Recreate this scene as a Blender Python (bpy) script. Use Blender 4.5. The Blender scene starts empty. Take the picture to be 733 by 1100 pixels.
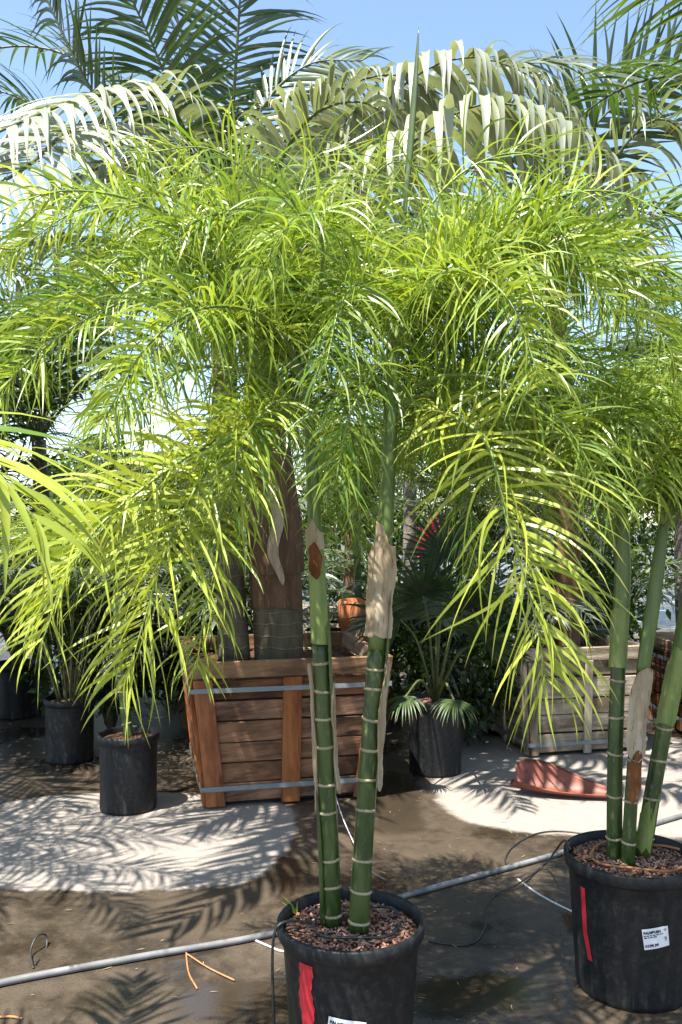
import bpy, bmesh, math, random
import numpy as np
from mathutils import Vector, Matrix

R = math.radians
scene = bpy.context.scene
col = scene.collection

# ------------------------------------------------------------------ camera
FPX = 950.0                       # focal length in photo pixels (photo is 733 x 1100)
CAMZ = 1.6
PITCH = math.atan2(10.0, FPX)     # horizon at y = 560
cam_data = bpy.data.cameras.new('camera')
cam = bpy.data.objects.new('camera', cam_data)
col.objects.link(cam)
cam.location = (0, 0, CAMZ)
cam.rotation_euler = (R(90) + PITCH, 0, 0)
cam_data.sensor_fit = 'VERTICAL'
cam_data.sensor_height = 36.0
cam_data.lens = FPX / 1100.0 * 36.0
cam_data.clip_end = 1000
cam_data.clip_start = 0.05
scene.camera = cam

# ------------------------------------------------------------------ sky, sun, exposure
SUN_TO = Vector((-0.33, -0.33, 1.0)).normalized()
sun_el = math.asin(SUN_TO.z)
sun_az = math.atan2(SUN_TO.x, SUN_TO.y)
world = bpy.data.worlds.new('World')
scene.world = world
world.use_nodes = True
nt = world.node_tree
nt.nodes.clear()
wo = nt.nodes.new('ShaderNodeOutputWorld')
bg = nt.nodes.new('ShaderNodeBackground')
sk = nt.nodes.new('ShaderNodeTexSky')
sk.sky_type = 'NISHITA'
sk.sun_disc = False
sk.sun_elevation = sun_el
sk.sun_rotation = sun_az
sk.air_density = 1.0
sk.dust_density = 0.7
sk.ozone_density = 1.0
bg.inputs[1].default_value = 0.112
nt.links.new(sk.outputs[0], bg.inputs[0])
nt.links.new(bg.outputs[0], wo.inputs[0])
sl = bpy.data.lights.new('sun', 'SUN')
sl.energy = 5.0
sl.angle = R(0.53)
sl.color = (1.0, 0.95, 0.86)
so = bpy.data.objects.new('sun', sl)
col.objects.link(so)
so.rotation_euler = SUN_TO.to_track_quat('Z', 'Y').to_euler()
so.location = (-3, 6, 12)
scene.view_settings.view_transform = 'Standard'
scene.view_settings.look = 'None'
scene.view_settings.exposure = 1.6
scene.view_settings.gamma = 1.0
scene.view_settings.use_curve_mapping = False
scene.cycles.max_bounces = 10
scene.cycles.transparent_max_bounces = 8
scene.cycles.sample_clamp_indirect = 8.0

# ------------------------------------------------------------------ pixel helpers
FW = Vector((0, math.cos(PITCH), math.sin(PITCH)))
UPV = Vector((0, -math.sin(PITCH), math.cos(PITCH)))
def P(px, py, d):
    """photo pixel + depth -> world point"""
    return Vector((0, 0, CAMZ)) + FW * d + Vector((1, 0, 0)) * ((px - 366.5) / FPX * d) + UPV * ((550 - py) / FPX * d)
def G(px, py, z=0.0):
    """photo pixel -> point on the ground"""
    v = FW + Vector((1, 0, 0)) * ((px - 366.5) / FPX) + UPV * ((550 - py) / FPX)
    return Vector((0, 0, CAMZ)) + v * ((z - CAMZ) / v.z)

# ------------------------------------------------------------------ materials
def mat_new(name):
    m = bpy.data.materials.new(name)
    m.use_nodes = True
    t = m.node_tree
    t.nodes.clear()
    return m, t, t.nodes, t.links
def nd(t, typ, **kw):
    n = t.nodes.new(typ)
    for k, v in kw.items():
        setattr(n, k, v)
    return n
def ramp(t, fac, stops, interp='LINEAR'):
    r = nd(t, 'ShaderNodeValToRGB')
    r.color_ramp.interpolation = interp
    e = r.color_ramp.elements
    while len(e) < len(stops):
        e.new(0.5)
    for i, (p, c) in enumerate(stops):
        e[i].position = p
        e[i].color = c if len(c) == 4 else (*c, 1)
    t.links.new(fac, r.inputs[0])
    return r.outputs[0]
def mix(t, fac, a, b, blend='MIX'):
    m = nd(t, 'ShaderNodeMix', data_type='RGBA', blend_type=blend)
    for s, v in ((m.inputs[0], fac), (m.inputs[6], a), (m.inputs[7], b)):
        if hasattr(v, 'is_output'):
            t.links.new(v, s)
        elif isinstance(v, (int, float)):
            s.default_value = v
        else:
            s.default_value = (*v, 1)
    return m.outputs[2]
def mth(t, op, a, b=None, c=None, clamp=False):
    m = nd(t, 'ShaderNodeMath', operation=op, use_clamp=clamp)
    for i, v in enumerate((a, b, c)):
        if v is None:
            continue
        if hasattr(v, 'is_output'):
            t.links.new(v, m.inputs[i])
        else:
            m.inputs[i].default_value = v
    return m.outputs[0]
def noise(t, vec, scale, detail=4, rough=0.55, out=0):
    n = nd(t, 'ShaderNodeTexNoise')
    n.inputs['Scale'].default_value = scale
    n.inputs['Detail'].default_value = detail
    n.inputs['Roughness'].default_value = rough
    if vec is not None:
        t.links.new(vec, n.inputs['Vector'])
    return n.outputs[out]
def mapping(t, vec, scale=(1, 1, 1), loc=(0, 0, 0)):
    m = nd(t, 'ShaderNodeMapping')
    m.inputs['Scale'].default_value = scale
    m.inputs['Location'].default_value = loc
    t.links.new(vec, m.inputs['Vector'])
    return m.outputs[0]
def bsdf(t, base, rough=0.6, spec=0.5, normal=None):
    b = nd(t, 'ShaderNodeBsdfPrincipled')
    for s, v in ((b.inputs['Base Color'], base), (b.inputs['Roughness'], rough)):
        if hasattr(v, 'is_output'):
            t.links.new(v, s)
        elif isinstance(v, (int, float)):
            s.default_value = v
        else:
            s.default_value = (*v, 1)
    b.inputs['Specular IOR Level'].default_value = spec
    if normal is not None:
        t.links.new(normal, b.inputs['Normal'])
    return b
def bump(t, h, strength=0.4, dist=0.01):
    b = nd(t, 'ShaderNodeBump')
    b.inputs['Strength'].default_value = strength
    b.inputs['Distance'].default_value = dist
    t.links.new(h, b.inputs['Height'])
    return b.outputs[0]
def out(t, shader):
    o = nd(t, 'ShaderNodeOutputMaterial')
    t.links.new(shader, o.inputs[0])
def coord(t, which='Object'):
    return nd(t, 'ShaderNodeTexCoord').outputs[which]

def leaf_material(name, green, yellow, tip=(0.24, 0.14, 0.05), trans=0.5, tgain=(1.5, 1.35, 0.5), rough=0.4, under=None, spec=0.5, tipamt=0.6):
    m, t, N, L = mat_new(name)
    at = nd(t, 'ShaderNodeAttribute', attribute_name='leaf')
    sep = nd(t, 'ShaderNodeSeparateColor')
    L.new(at.outputs['Color'], sep.inputs[0])
    tint, along, rnd = sep.outputs[0], sep.outputs[1], sep.outputs[2]
    c = mix(t, tint, green, yellow)
    # small value shifts between leaflets and along each one
    nz = noise(t, coord(t), 9.0, 3)
    v = mth(t, 'MULTIPLY_ADD', nz, 0.5, 0.75)
    v2 = mth(t, 'MULTIPLY_ADD', rnd, 0.4, 0.8)
    hs = nd(t, 'ShaderNodeHueSaturation')
    L.new(mth(t, 'MULTIPLY', v, v2), hs.inputs['Value'])
    L.new(c, hs.inputs['Color'])
    c = hs.outputs[0]
    # dry brown tips on some leaflets
    tp = mth(t, 'MULTIPLY_ADD', rnd, 0.25, mth(t, 'SUBTRACT', along, 1.02))
    tp = mth(t, 'MULTIPLY', tp, 9.0, clamp=True)
    c = mix(t, mth(t, 'MULTIPLY', tp, tipamt), c, tip)
    front = c
    if under is not None:
        geo = nd(t, 'ShaderNodeNewGeometry')
        front = mix(t, mth(t, 'MULTIPLY', geo.outputs['Backfacing'], 0.7), c, under)
    b = bsdf(t, front, rough, spec)
    tr = nd(t, 'ShaderNodeBsdfTranslucent')
    L.new(mix(t, 1.0, c, tgain, 'MULTIPLY'), tr.inputs[0])
    ms = nd(t, 'ShaderNodeMixShader')
    ms.inputs[0].default_value = trans
    L.new(b.outputs[0], ms.inputs[1])
    L.new(tr.outputs[0], ms.inputs[2])
    out(t, ms.outputs[0])
    return m

def ground_material():
    m, t, N, L = mat_new('wet_concrete')
    co = coord(t)
    warp = mix(t, 0.3, noise(t, co, 1.7, 3, 0.6, out=1), noise(t, co, 9.0, 7, 0.72, out=1))
    vm = nd(t, 'ShaderNodeVectorMath', operation='MULTIPLY_ADD')
    L.new(warp, vm.inputs[0]); vm.inputs[1].default_value = (0.36, 0.36, 0); L.new(co, vm.inputs[2])
    pos = vm.outputs[0]
    def blob(cx, cy, rx, ry, soft=0.12, lo=1.0):
        s = nd(t, 'ShaderNodeVectorMath', operation='SUBTRACT'); L.new(pos, s.inputs[0]); s.inputs[1].default_value = (cx + .18, cy + .18, 0)
        d = nd(t, 'ShaderNodeVectorMath', operation='DIVIDE'); L.new(s.outputs[0], d.inputs[0]); d.inputs[1].default_value = (rx, ry, 1)
        # rounded rectangle distance
        sp = nd(t, 'ShaderNodeSeparateXYZ'); L.new(d.outputs[0], sp.inputs[0])
        e = mth(t, 'ADD', mth(t, 'POWER', mth(t, 'ABSOLUTE', sp.outputs[0]), 4.0), mth(t, 'POWER', mth(t, 'ABSOLUTE', sp.outputs[1]), 4.0))
        mr = nd(t, 'ShaderNodeMapRange', interpolation_type='SMOOTHSTEP')
        L.new(e, mr.inputs[0]); mr.inputs[1].default_value = 1 - soft; mr.inputs[2].default_value = 1 + soft
        mr.inputs[3].default_value = lo; mr.inputs[4].default_value = 0.0
        return mr.outputs[0]
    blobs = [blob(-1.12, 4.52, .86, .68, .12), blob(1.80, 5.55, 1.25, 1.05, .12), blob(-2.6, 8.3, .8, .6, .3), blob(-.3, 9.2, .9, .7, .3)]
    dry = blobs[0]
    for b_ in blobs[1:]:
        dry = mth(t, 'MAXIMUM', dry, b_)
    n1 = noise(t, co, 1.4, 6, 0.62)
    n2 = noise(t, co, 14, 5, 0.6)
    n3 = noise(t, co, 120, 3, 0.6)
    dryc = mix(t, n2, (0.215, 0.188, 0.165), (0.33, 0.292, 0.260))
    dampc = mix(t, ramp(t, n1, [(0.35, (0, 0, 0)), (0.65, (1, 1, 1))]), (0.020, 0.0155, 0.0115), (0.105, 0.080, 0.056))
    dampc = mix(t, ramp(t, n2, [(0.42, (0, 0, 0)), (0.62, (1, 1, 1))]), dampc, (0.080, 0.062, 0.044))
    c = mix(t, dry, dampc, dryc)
    grit = ramp(t, n3, [(0.3, (0.72, 0.72, 0.72)), (0.7, (1.12, 1.12, 1.12))])
    c = mix(t, 1.0, c, grit, 'MULTIPLY')
    stain = ramp(t, noise(t, co, 5.2, 6, 0.7), [(0.56, (0, 0, 0)), (0.7, (1, 1, 1))])
    c = mix(t, mth(t, 'MULTIPLY', stain, 0.35), c, (0.07, 0.052, 0.035))
    pud = ramp(t, n1, [(0.38, (1, 1, 1)), (0.46, (0, 0, 0))])
    for q in ((.93, 3.50, .09, .17), (.30, 5.1, .15, .55), (-.25, 2.95, .3, .14), (.5, 3.0, .28, .12), (-1.7, 4.9, .3, .25)):
        pud = mth(t, 'MAXIMUM', pud, blob(*q, .9))
    pud = mth(t, 'MULTIPLY', pud, mth(t, 'SUBTRACT', 1.0, dry))
    c = mix(t, mth(t, 'MULTIPLY', pud, .72), c, (0.028, 0.021, 0.014))
    wetr = mix(t, pud, (0.38, 0.38, 0.38), (0.06, 0.06, 0.06))
    rough = mix(t, dry, wetr, (0.8, 0.8, 0.8))
    h = mth(t, 'MULTIPLY_ADD', n3, 0.3, mth(t, 'MULTIPLY', n2, 0.7))
    h = mth(t, 'MULTIPLY', h, mth(t, 'SUBTRACT', 1.0, mth(t, 'MULTIPLY', pud, 0.85)))
    b = bsdf(t, c, rough, 0.5, bump(t, h, 0.35, 0.012))
    out(t, b.outputs[0])
    return m

def pot_material():
    m, t, N, L = mat_new('black_plastic')
    co = coord(t)
    streak = noise(t, mapping(t, co, (26, 26, 2.0)), 1.0, 4, 0.6)
    dust = ramp(t, streak, [(0.5, (0, 0, 0)), (0.72, (1, 1, 1))])
    sp = nd(t, 'ShaderNodeSeparateXYZ'); L.new(co, sp.inputs[0])
    low = nd(t, 'ShaderNodeMapRange'); L.new(sp.outputs[2], low.inputs[0])
    low.inputs[1].default_value = 0.0; low.inputs[2].default_value = 0.10; low.inputs[3].default_value = 1.0; low.inputs[4].default_value = 0.18
    blot = noise(t, co, 18, 4)
    amt = mth(t, 'MULTIPLY', mth(t, 'MULTIPLY', dust, low.outputs[0]), blot)
    amt = mth(t, 'MULTIPLY_ADD', ramp(t, noise(t, co, 42, 5, .7), [(0.5, (0, 0, 0)), (0.75, (1, 1, 1))]), 0.22, amt)
    c = mix(t, amt, (0.008, 0.009, 0.010), (0.11, 0.10, 0.092))
    r = mth(t, 'MULTIPLY_ADD', blot, 0.25, 0.36)
    b = bsdf(t, c, r, 0.3, bump(t, noise(t, co, 60, 2), 0.1, 0.003))
    out(t, b.outputs[0])
    return m

def wood_material(name, c1, c2, dark, rough=0.75):
    m, t, N, L = mat_new(name)
    uv = nd(t, 'ShaderNodeUVMap'); uv.uv_map = 'UVMap'
    oi = nd(t, 'ShaderNodeObjectInfo')
    grain = noise(t, mapping(t, uv.outputs[0], (3.0, 55, 1)), 1.0, 5, 0.65)
    big = noise(t, mapping(t, uv.outputs[0], (2.2, 7, 1)), 1.0, 4, 0.6)
    c = mix(t, ramp(t, grain, [(0.3, (0, 0, 0)), (0.7, (1, 1, 1))]), c1, c2)
    c = mix(t, ramp(t, big, [(0.46, (0, 0, 0)), (0.62, (1, 1, 1))]), c, dark)
    c = mix(t, ramp(t, noise(t, mapping(t, uv.outputs[0], (1.1, 16, 1), (7, 3, 0)), 1.0, 6, 0.7), [(0.52, (0, 0, 0)), (0.66, (1, 1, 1))]), c, tuple(x * .55 for x in dark))
    knot = nd(t, 'ShaderNodeTexVoronoi'); knot.inputs['Scale'].default_value = 1.0
    L.new(mapping(t, uv.outputs[0], (2.3, 9, 1)), knot.inputs['Vector'])
    c = mix(t, ramp(t, knot.outputs['Distance'], [(0.06, (1, 1, 1)), (0.14, (0, 0, 0))]), c, tuple(x * 0.4 for x in dark))
    hs = nd(t, 'ShaderNodeHueSaturation'); L.new(c, hs.inputs['Color'])
    L.new(mth(t, 'MULTIPLY_ADD', oi.outputs['Random'], 0.55, 0.72), hs.inputs['Value'])
    L.new(mth(t, 'MULTIPLY_ADD', oi.outputs['Random'], -0.3, 1.1), hs.inputs['Saturation'])
    b = bsdf(t, hs.outputs[0], rough, 0.3, bump(t, mth(t, 'ADD', grain, big), 0.8, 0.006))
    out(t, b.outputs[0])
    return m

def blotch_material(name, c1, c2, c3, scale=(8, 8, 8), rough=0.6, spec=0.4, bs=0.3, bd=0.004, trans=0.0):
    m, t, N, L = mat_new(name)
    co = coord(t)
    n1 = noise(t, mapping(t, co, scale), 1.0, 5, 0.6)
    n2 = noise(t, mapping(t, co, tuple(s * 3.7 for s in scale)), 1.0, 3, 0.6)
    c = mix(t, ramp(t, n1, [(0.35, (0, 0, 0)), (0.65, (1, 1, 1))]), c1, c2)
    c = mix(t, ramp(t, n2, [(0.58, (0, 0, 0)), (0.74, (1, 1, 1))]), c, c3)
    b = bsdf(t, c, rough, spec, bump(t, n2, bs, bd))
    if trans > 0:
        tr = nd(t, 'ShaderNodeBsdfTranslucent'); L.new(c, tr.inputs[0])
        ms = nd(t, 'ShaderNodeMixShader'); ms.inputs[0].default_value = trans
        L.new(b.outputs[0], ms.inputs[1]); L.new(tr.outputs[0], ms.inputs[2])
        out(t, ms.outputs[0])
    else:
        out(t, b.outputs[0])
    return m

def ring_trunk_material(name, c1, c2, ringc, freq):
    m, t, N, L = mat_new(name)
    co = coord(t)
    sp = nd(t, 'ShaderNodeSeparateXYZ'); L.new(co, sp.inputs[0])
    z = mth(t, 'MULTIPLY_ADD', noise(t, co, 7, 4), 0.07, sp.outputs[2])
    f = mth(t, 'FRACT', mth(t, 'MULTIPLY', z, freq))
    rm = ramp(t, f, [(0.0, (1, 1, 1)), (0.14, (0, 0, 0)), (0.93, (0, 0, 0)), (1.0, (1, 1, 1))])
    n1 = noise(t, mapping(t, co, (14, 14, 4)), 1.0, 5)
    c = mix(t, ramp(t, n1, [(0.35, (0, 0, 0)), (0.65, (1, 1, 1))]), c1, c2)
    c = mix(t, mth(t, 'MULTIPLY', rm, mth(t, 'MULTIPLY', noise(t, co, 12, 3), 0.7)), c, ringc)
    b = bsdf(t, c, 0.65, 0.3, bump(t, mth(t, 'ADD', n1, rm), 0.5, 0.008))
    out(t, b.outputs[0])
    return m

M = {}
M['feather'] = leaf_material('feather_leaf', (0.060, 0.160, 0.014), (0.345, 0.395, 0.058), tgain=(1.5, 1.45, 0.8), trans=0.36, rough=0.36)
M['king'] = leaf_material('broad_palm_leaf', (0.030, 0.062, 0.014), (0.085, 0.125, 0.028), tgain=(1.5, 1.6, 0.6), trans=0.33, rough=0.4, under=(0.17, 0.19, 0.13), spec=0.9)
M['king_pale'] = leaf_material('waxy_glare_palm_leaf', (0.20, 0.225, 0.135), (0.33, 0.34, 0.23), tgain=(1.1, 1.2, 0.6), trans=0.25, rough=0.4, under=(0.26, 0.28, 0.2), spec=0.9)  # pale waxy leaf, with sun glare put into its base colour
M['fan'] = leaf_material('fan_leaf', (0.016, 0.038, 0.014), (0.085, 0.13, 0.045), tgain=(1.4, 1.5, 0.6), trans=0.35, rough=0.4)
M['bush'] = leaf_material('bush_leaf', (0.025, 0.055, 0.012), (0.10, 0.14, 0.03), tgain=(1.5, 1.5, 0.6), trans=0.42, rough=0.45, tipamt=0.0)
M['rachis'] = blotch_material('rachis_green', (0.12, 0.19, 0.035), (0.19, 0.24, 0.06), (0.10, 0.14, 0.03), (10, 10, 10), 0.45, 0.5, 0.1)
M['rachis_dark'] = blotch_material('rachis_olive', (0.05, 0.065, 0.02), (0.10, 0.11, 0.035), (0.05, 0.04, 0.02), (10, 10, 10), 0.5, 0.4, 0.1)
M['culm'] = blotch_material('culm_green', (0.018, 0.040, 0.007), (0.062, 0.088, 0.018), (0.15, 0.16, 0.07), (20, 20, 6), 0.32, 0.5, 0.12)
M['culm_pale'] = blotch_material('culm_lime', (0.10, 0.16, 0.025), (0.22, 0.26, 0.065), (0.24, 0.17, 0.08), (22, 22, 5), 0.4, 0.5, 0.15)
M['shaft'] = blotch_material('crownshaft_green', (0.070, 0.115, 0.020), (0.125, 0.175, 0.04), (0.09, 0.12, 0.025), (24, 24, 2), 0.38, 0.5, 0.1)
M['node'] = blotch_material('node_tan', (0.26, 0.22, 0.13), (0.36, 0.31, 0.20), (0.16, 0.12, 0.06), (20, 20, 20), 0.7, 0.3)
M['paper'] = blotch_material('dry_sheath', (0.40, 0.29, 0.18), (0.56, 0.46, 0.33), (0.19, 0.09, 0.04), (26, 26, 4), 0.7, 0.3, 0.3, 0.004, 0.25)
M['scar'] = blotch_material('brown_scar', (0.20, 0.075, 0.025), (0.10, 0.035, 0.012), (0.30, 0.16, 0.07), (30, 30, 12), 0.75, 0.2)
M['fibre'] = blotch_material('brown_fibre', (0.085, 0.045, 0.025), (0.15, 0.085, 0.05), (0.23, 0.15, 0.10), (22, 22, 3), 0.8, 0.2, 0.6, 0.01)
M['trunk_green'] = ring_trunk_material('ringed_trunk', (0.055, 0.045, 0.025), (0.12, 0.092, 0.06), (0.24, 0.19, 0.12), 14)
M['trunk_grey'] = ring_trunk_material('grey_trunk', (0.10, 0.085, 0.07), (0.19, 0.165, 0.14), (0.07, 0.055, 0.045), 10)
M['ground'] = ground_material()
M['pot'] = pot_material()
M['red'] = blotch_material('red_paint', (0.48, 0.022, 0.035), (0.42, 0.02, 0.03), (0.2, 0.015, 0.02), (30, 30, 12), 0.4, 0.5, 0.15, 0.002)
M['label'] = blotch_material('label_paper', (0.74, 0.74, 0.75), (0.68, 0.68, 0.69), (0.7, 0.7, 0.7), (10, 10, 10), 0.5, 0.3, 0.05, 0.001)
M['ink'] = blotch_material('black_ink', (0.02, 0.02, 0.025), (0.03, 0.03, 0.03), (0.03, 0.03, 0.03), (10, 10, 10), 0.6, 0.2, 0.0)
M['soil'] = blotch_material('potting_soil', (0.07, 0.035, 0.02), (0.15, 0.08, 0.05), (0.26, 0.16, 0.11), (45, 45, 45), 0.9, 0.2, 0.9, 0.02)
M['mulch'] = blotch_material('bark_mulch', (0.24, 0.105, 0.07), (0.42, 0.27, 0.20), (0.07, 0.03, 0.02), (22, 22, 22), 0.85, 0.2, 0.4)
M['wood_box'] = wood_material('crate_board', (0.17, 0.072, 0.030), (0.28, 0.135, 0.062), (0.07, 0.028, 0.012))
M['wood_red'] = wood_material('crate_batten', (0.30, 0.10, 0.035), (0.40, 0.155, 0.055), (0.20, 0.06, 0.02))
M['wood_rail'] = wood_material('crate_rail', (0.20, 0.11, 0.055), (0.30, 0.18, 0.095), (0.12, 0.065, 0.035))
M['wood_pale'] = wood_material('pale_board', (0.28, 0.22, 0.155), (0.40, 0.325, 0.235), (0.15, 0.10, 0.06))
M['strap'] = blotch_material('grey_strap', (0.15, 0.17, 0.185), (0.20, 0.22, 0.235), (0.13, 0.10, 0.08), (8, 8, 20), 0.45, 0.5, 0.1)
M['dark'] = blotch_material('dark_liner', (0.02, 0.016, 0.012), (0.035, 0.025, 0.018), (0.02, 0.015, 0.01), (8, 8, 8), 0.9, 0.1)
M['pipe'] = blotch_material('grey_pipe', (0.11, 0.11, 0.115), (0.20, 0.20, 0.205), (0.05, 0.045, 0.04), (5, 5, 5), 0.5, 0.5, 0.1)
M['tube'] = blotch_material('black_tube', (0.018, 0.018, 0.018), (0.03, 0.03, 0.03), (0.06, 0.055, 0.05), (20, 20, 20), 0.45, 0.5, 0.0)
M['paletube'] = blotch_material('pale_tube', (0.5, 0.5, 0.5), (0.6, 0.58, 0.55), (0.35, 0.33, 0.3), (20, 20, 20), 0.5, 0.4, 0.0)
M['twig'] = blotch_material('orange_twig', (0.34, 0.13, 0.05), (0.42, 0.2, 0.09), (0.2, 0.08, 0.04), (20, 20, 20), 0.7, 0.3, 0.2)
M['sheathred'] = blotch_material('red_brown_sheath', (0.15, 0.042, 0.025), (0.21, 0.065, 0.04), (0.09, 0.026, 0.018), (7, 7, 7), 0.5, 0.4, 0.3)
M['terracotta'] = blotch_material('terracotta', (0.42, 0.14, 0.055), (0.5, 0.19, 0.085), (0.33, 0.12, 0.06), (7, 7, 7), 0.8, 0.2, 0.2)
M['bark'] = blotch_material('bush_bark', (0.10, 0.075, 0.05), (0.17, 0.13, 0.09), (0.06, 0.045, 0.03), (10, 10, 3), 0.85, 0.2, 0.5)
M['white'] = blotch_material('white_plastic', (0.74, 0.74, 0.72), (0.66, 0.66, 0.64), (0.5, 0.48, 0.45), (3, 3, 3), 0.6, 0.3, 0.1)
M['steel'] = blotch_material('grey_steel', (0.22, 0.22, 0.23), (0.3, 0.3, 0.31), (0.15, 0.13, 0.12), (6, 6, 6), 0.5, 0.5, 0.1)
M['pink'] = leaf_material('pink_bract', (0.5, 0.03, 0.12), (0.6, 0.06, 0.2), trans=0.4, tgain=(1.2, 0.8, 0.9), tipamt=0)
m_, t_, N_, L_ = mat_new('puddle_water')
b_ = bsdf(t_, mix(t_, noise(t_, coord(t_), 6, 4), (0.012, 0.010, 0.008), (0.03, 0.024, 0.017)), 0.03, 0.5,
          bump(t_, noise(t_, coord(t_), 25, 2), 0.04, 0.004))
out(t_, b_.outputs[0]); M['water'] = m_

# ------------------------------------------------------------------ object helpers
def link(o, parent=None):
    col.objects.link(o)
    if parent is not None:
        o.parent = parent
    return o
def tag(o, label=None, cat=None, group=None, kind=None):
    if label: o['label'] = label
    if cat: o['category'] = cat
    if group: o['group'] = group
    if kind: o['kind'] = kind
    return o
def empty(name, loc, label, cat, group=None, rz=0.0):
    o = bpy.data.objects.new(name, None)
    o.empty_display_size = 0.1
    link(o)
    o.location = loc
    o.rotation_euler.z = rz
    return tag(o, label, cat, group)
def mesh_obj(name, verts, faces, mat, parent=None, smooth=True, loc=None):
    me = bpy.data.meshes.new(name)
    me.from_pydata([tuple(v) for v in verts], [], [tuple(int(i) for i in f) for f in faces])
    me.polygons.foreach_set('use_smooth', [smooth] * len(me.polygons))
    me.materials.append(M[mat])
    me.update()
    o = bpy.data.objects.new(name, me)
    if loc is not None:
        o.location = loc
    return link(o, parent)
def copy_tree(o, parent=None):
    c = o.copy()
    col.objects.link(c)
    c.parent = parent
    for ch in o.children:
        copy_tree(ch, c)
    return c

# ------------------------------------------------------------------ curves and tubes
def spline(pts, n):
    """Catmull-Rom through pts, n points evenly spaced by arc length"""
    p = np.array([tuple(q) for q in pts], float)
    if len(p) == 2:
        return p[0] + (p[1] - p[0]) * np.linspace(0, 1, n)[:, None]
    a = np.vstack([2 * p[0] - p[1], p, 2 * p[-1] - p[-2]])
    res = []
    for i in range(1, len(a) - 2):
        t = np.linspace(0, 1, 24, endpoint=False)[:, None]
        p0, p1, p2, p3 = a[i - 1], a[i], a[i + 1], a[i + 2]
        res.append(0.5 * (2 * p1 + (p2 - p0) * t + (2 * p0 - 5 * p1 + 4 * p2 - p3) * t ** 2 + (3 * p1 - p0 - 3 * p2 + p3) * t ** 3))
    c = np.vstack(res + [a[-2][None]])
    s = np.concatenate([[0], np.cumsum(np.linalg.norm(np.diff(c, axis=0), axis=1))])
    q = np.linspace(0, s[-1], n)
    return np.stack([np.interp(q, s, c[:, k]) for k in range(3)], 1)
def unit(v):
    return v / np.maximum(np.linalg.norm(v, axis=-1, keepdims=True), 1e-9)
def frames(c, up=(0, 0, 1)):
    T = unit(np.gradient(c, axis=0))
    U = np.zeros_like(c)
    u = np.array(up, float)
    if abs(np.dot(u, T[0])) > 0.97:
        # nearly vertical start: upper side faces away from where the curve goes
        h = c[-1] - c[0]; h = h - T[0] * np.dot(h, T[0])
        u = -h if np.linalg.norm(h) > 1e-3 else np.array((0, 1.0, 0))
    for i in range(len(c)):
        u = u - T[i] * np.dot(u, T[i])
        u = u / max(np.linalg.norm(u), 1e-9)
        U[i] = u
    return T, U, np.cross(T, U)
def tube_arrays(c, rad, seg=8, flat=1.0):
    T, U, S = frames(c)
    rad = np.asarray(rad, float) * np.ones(len(c))
    a = np.linspace(0, 2 * math.pi, seg, endpoint=False)
    v = c[:, None] + rad[:, None, None] * (np.cos(a)[None, :, None] * S[:, None] + flat * np.sin(a)[None, :, None] * U[:, None])
    n = len(c)
    f = []
    for i in range(n - 1):
        for k in range(seg):
            f.append((i * seg + k, i * seg + (k + 1) % seg, (i + 1) * seg + (k + 1) % seg, (i + 1) * seg + k))
    f.append(tuple(range(seg))[::-1])
    f.append(tuple((n - 1) * seg + k for k in range(seg)))
    return v.reshape(-1, 3), f
def tube(name, pts, rad, mat, parent=None, org=(0, 0, 0), seg=8, n=None, flat=1.0):
    c = spline(pts, n or max(6, 6 * len(pts))) - np.array(tuple(org))
    if not np.isscalar(rad):
        rad = np.interp(np.linspace(0, 1, len(c)), np.linspace(0, 1, len(rad)), rad)
    v, f = tube_arrays(c, rad, seg, flat)
    return mesh_obj(name, v, f, mat, parent)
def loose_tube(name, pts, rad, mat, label, cat, seg=6, n=None, group=None):
    o0 = np.array(tuple(pts[0]))
    o = tube(name, pts, rad, mat, None, o0, seg, n)
    o.location = tuple(o0)
    return tag(o, label, cat, group)

# ------------------------------------------------------------------ leaves
def leaf_strips(rng, base, d, nrm, Ls, Ws, K, cols, droop, tint, curl=0.12, fold=0.18, w0=0.35, tp=2.0):
    """arrays of arching strips; base,d,nrm (N,3); returns verts (N,K+1,cols,3), attr (N,K+1,cols,4)"""
    N = len(base)
    V = np.zeros((N, K + 1, cols, 3)); A = np.ones((N, K + 1, cols, 4))
    p = base.copy(); d = unit(d)
    nrm = unit(nrm - d * np.sum(nrm * d, 1, keepdims=True))
    dr = droop * rng.uniform(0.55, 1.45, N)
    cv = rng.normal(0, curl, (N, 3))
    tn = np.clip(tint + rng.normal(0, 0.16, N), 0, 1)
    r2 = rng.uniform(0, 1, N)
    for k in range(K + 1):
        u = k / K
        b = np.cross(nrm, d)
        w = Ws * (w0 + (1 - w0) * min(1, u / 0.22)) * max(0.02, (1 - u ** tp)) * 0.5
        for c in range(cols):
            x = -1 + 2 * c / (cols - 1)
            V[:, k, c] = p + b * (w * x)[:, None] + (nrm * (abs(x) * fold * w)[:, None] if cols == 3 else 0)
        A[:, k, :, 0] = tn[:, None]; A[:, k, :, 1] = u; A[:, k, :, 2] = r2[:, None]
        if k < K:
            p = p + d * (Ls / K)[:, None]
            g = np.zeros((N, 3)); g[:, 2] = -dr * (0.35 + 1.3 * u) / K
            d = unit(d + g + cv * (1.0 / K) * 2)
            nrm = unit(nrm - d * np.sum(nrm * d, 1, keepdims=True))
    return V, A
def strip_faces(N, K, cols):
    base = np.arange(N)[:, None, None] * ((K + 1) * cols)
    k = np.arange(K)[None, :, None] * cols
    c = np.arange(cols - 1)[None, None, :]
    a = base + k + c
    return np.stack([a, a + 1, a + 1 + cols, a + cols], -1).reshape(-1, 4)
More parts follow.
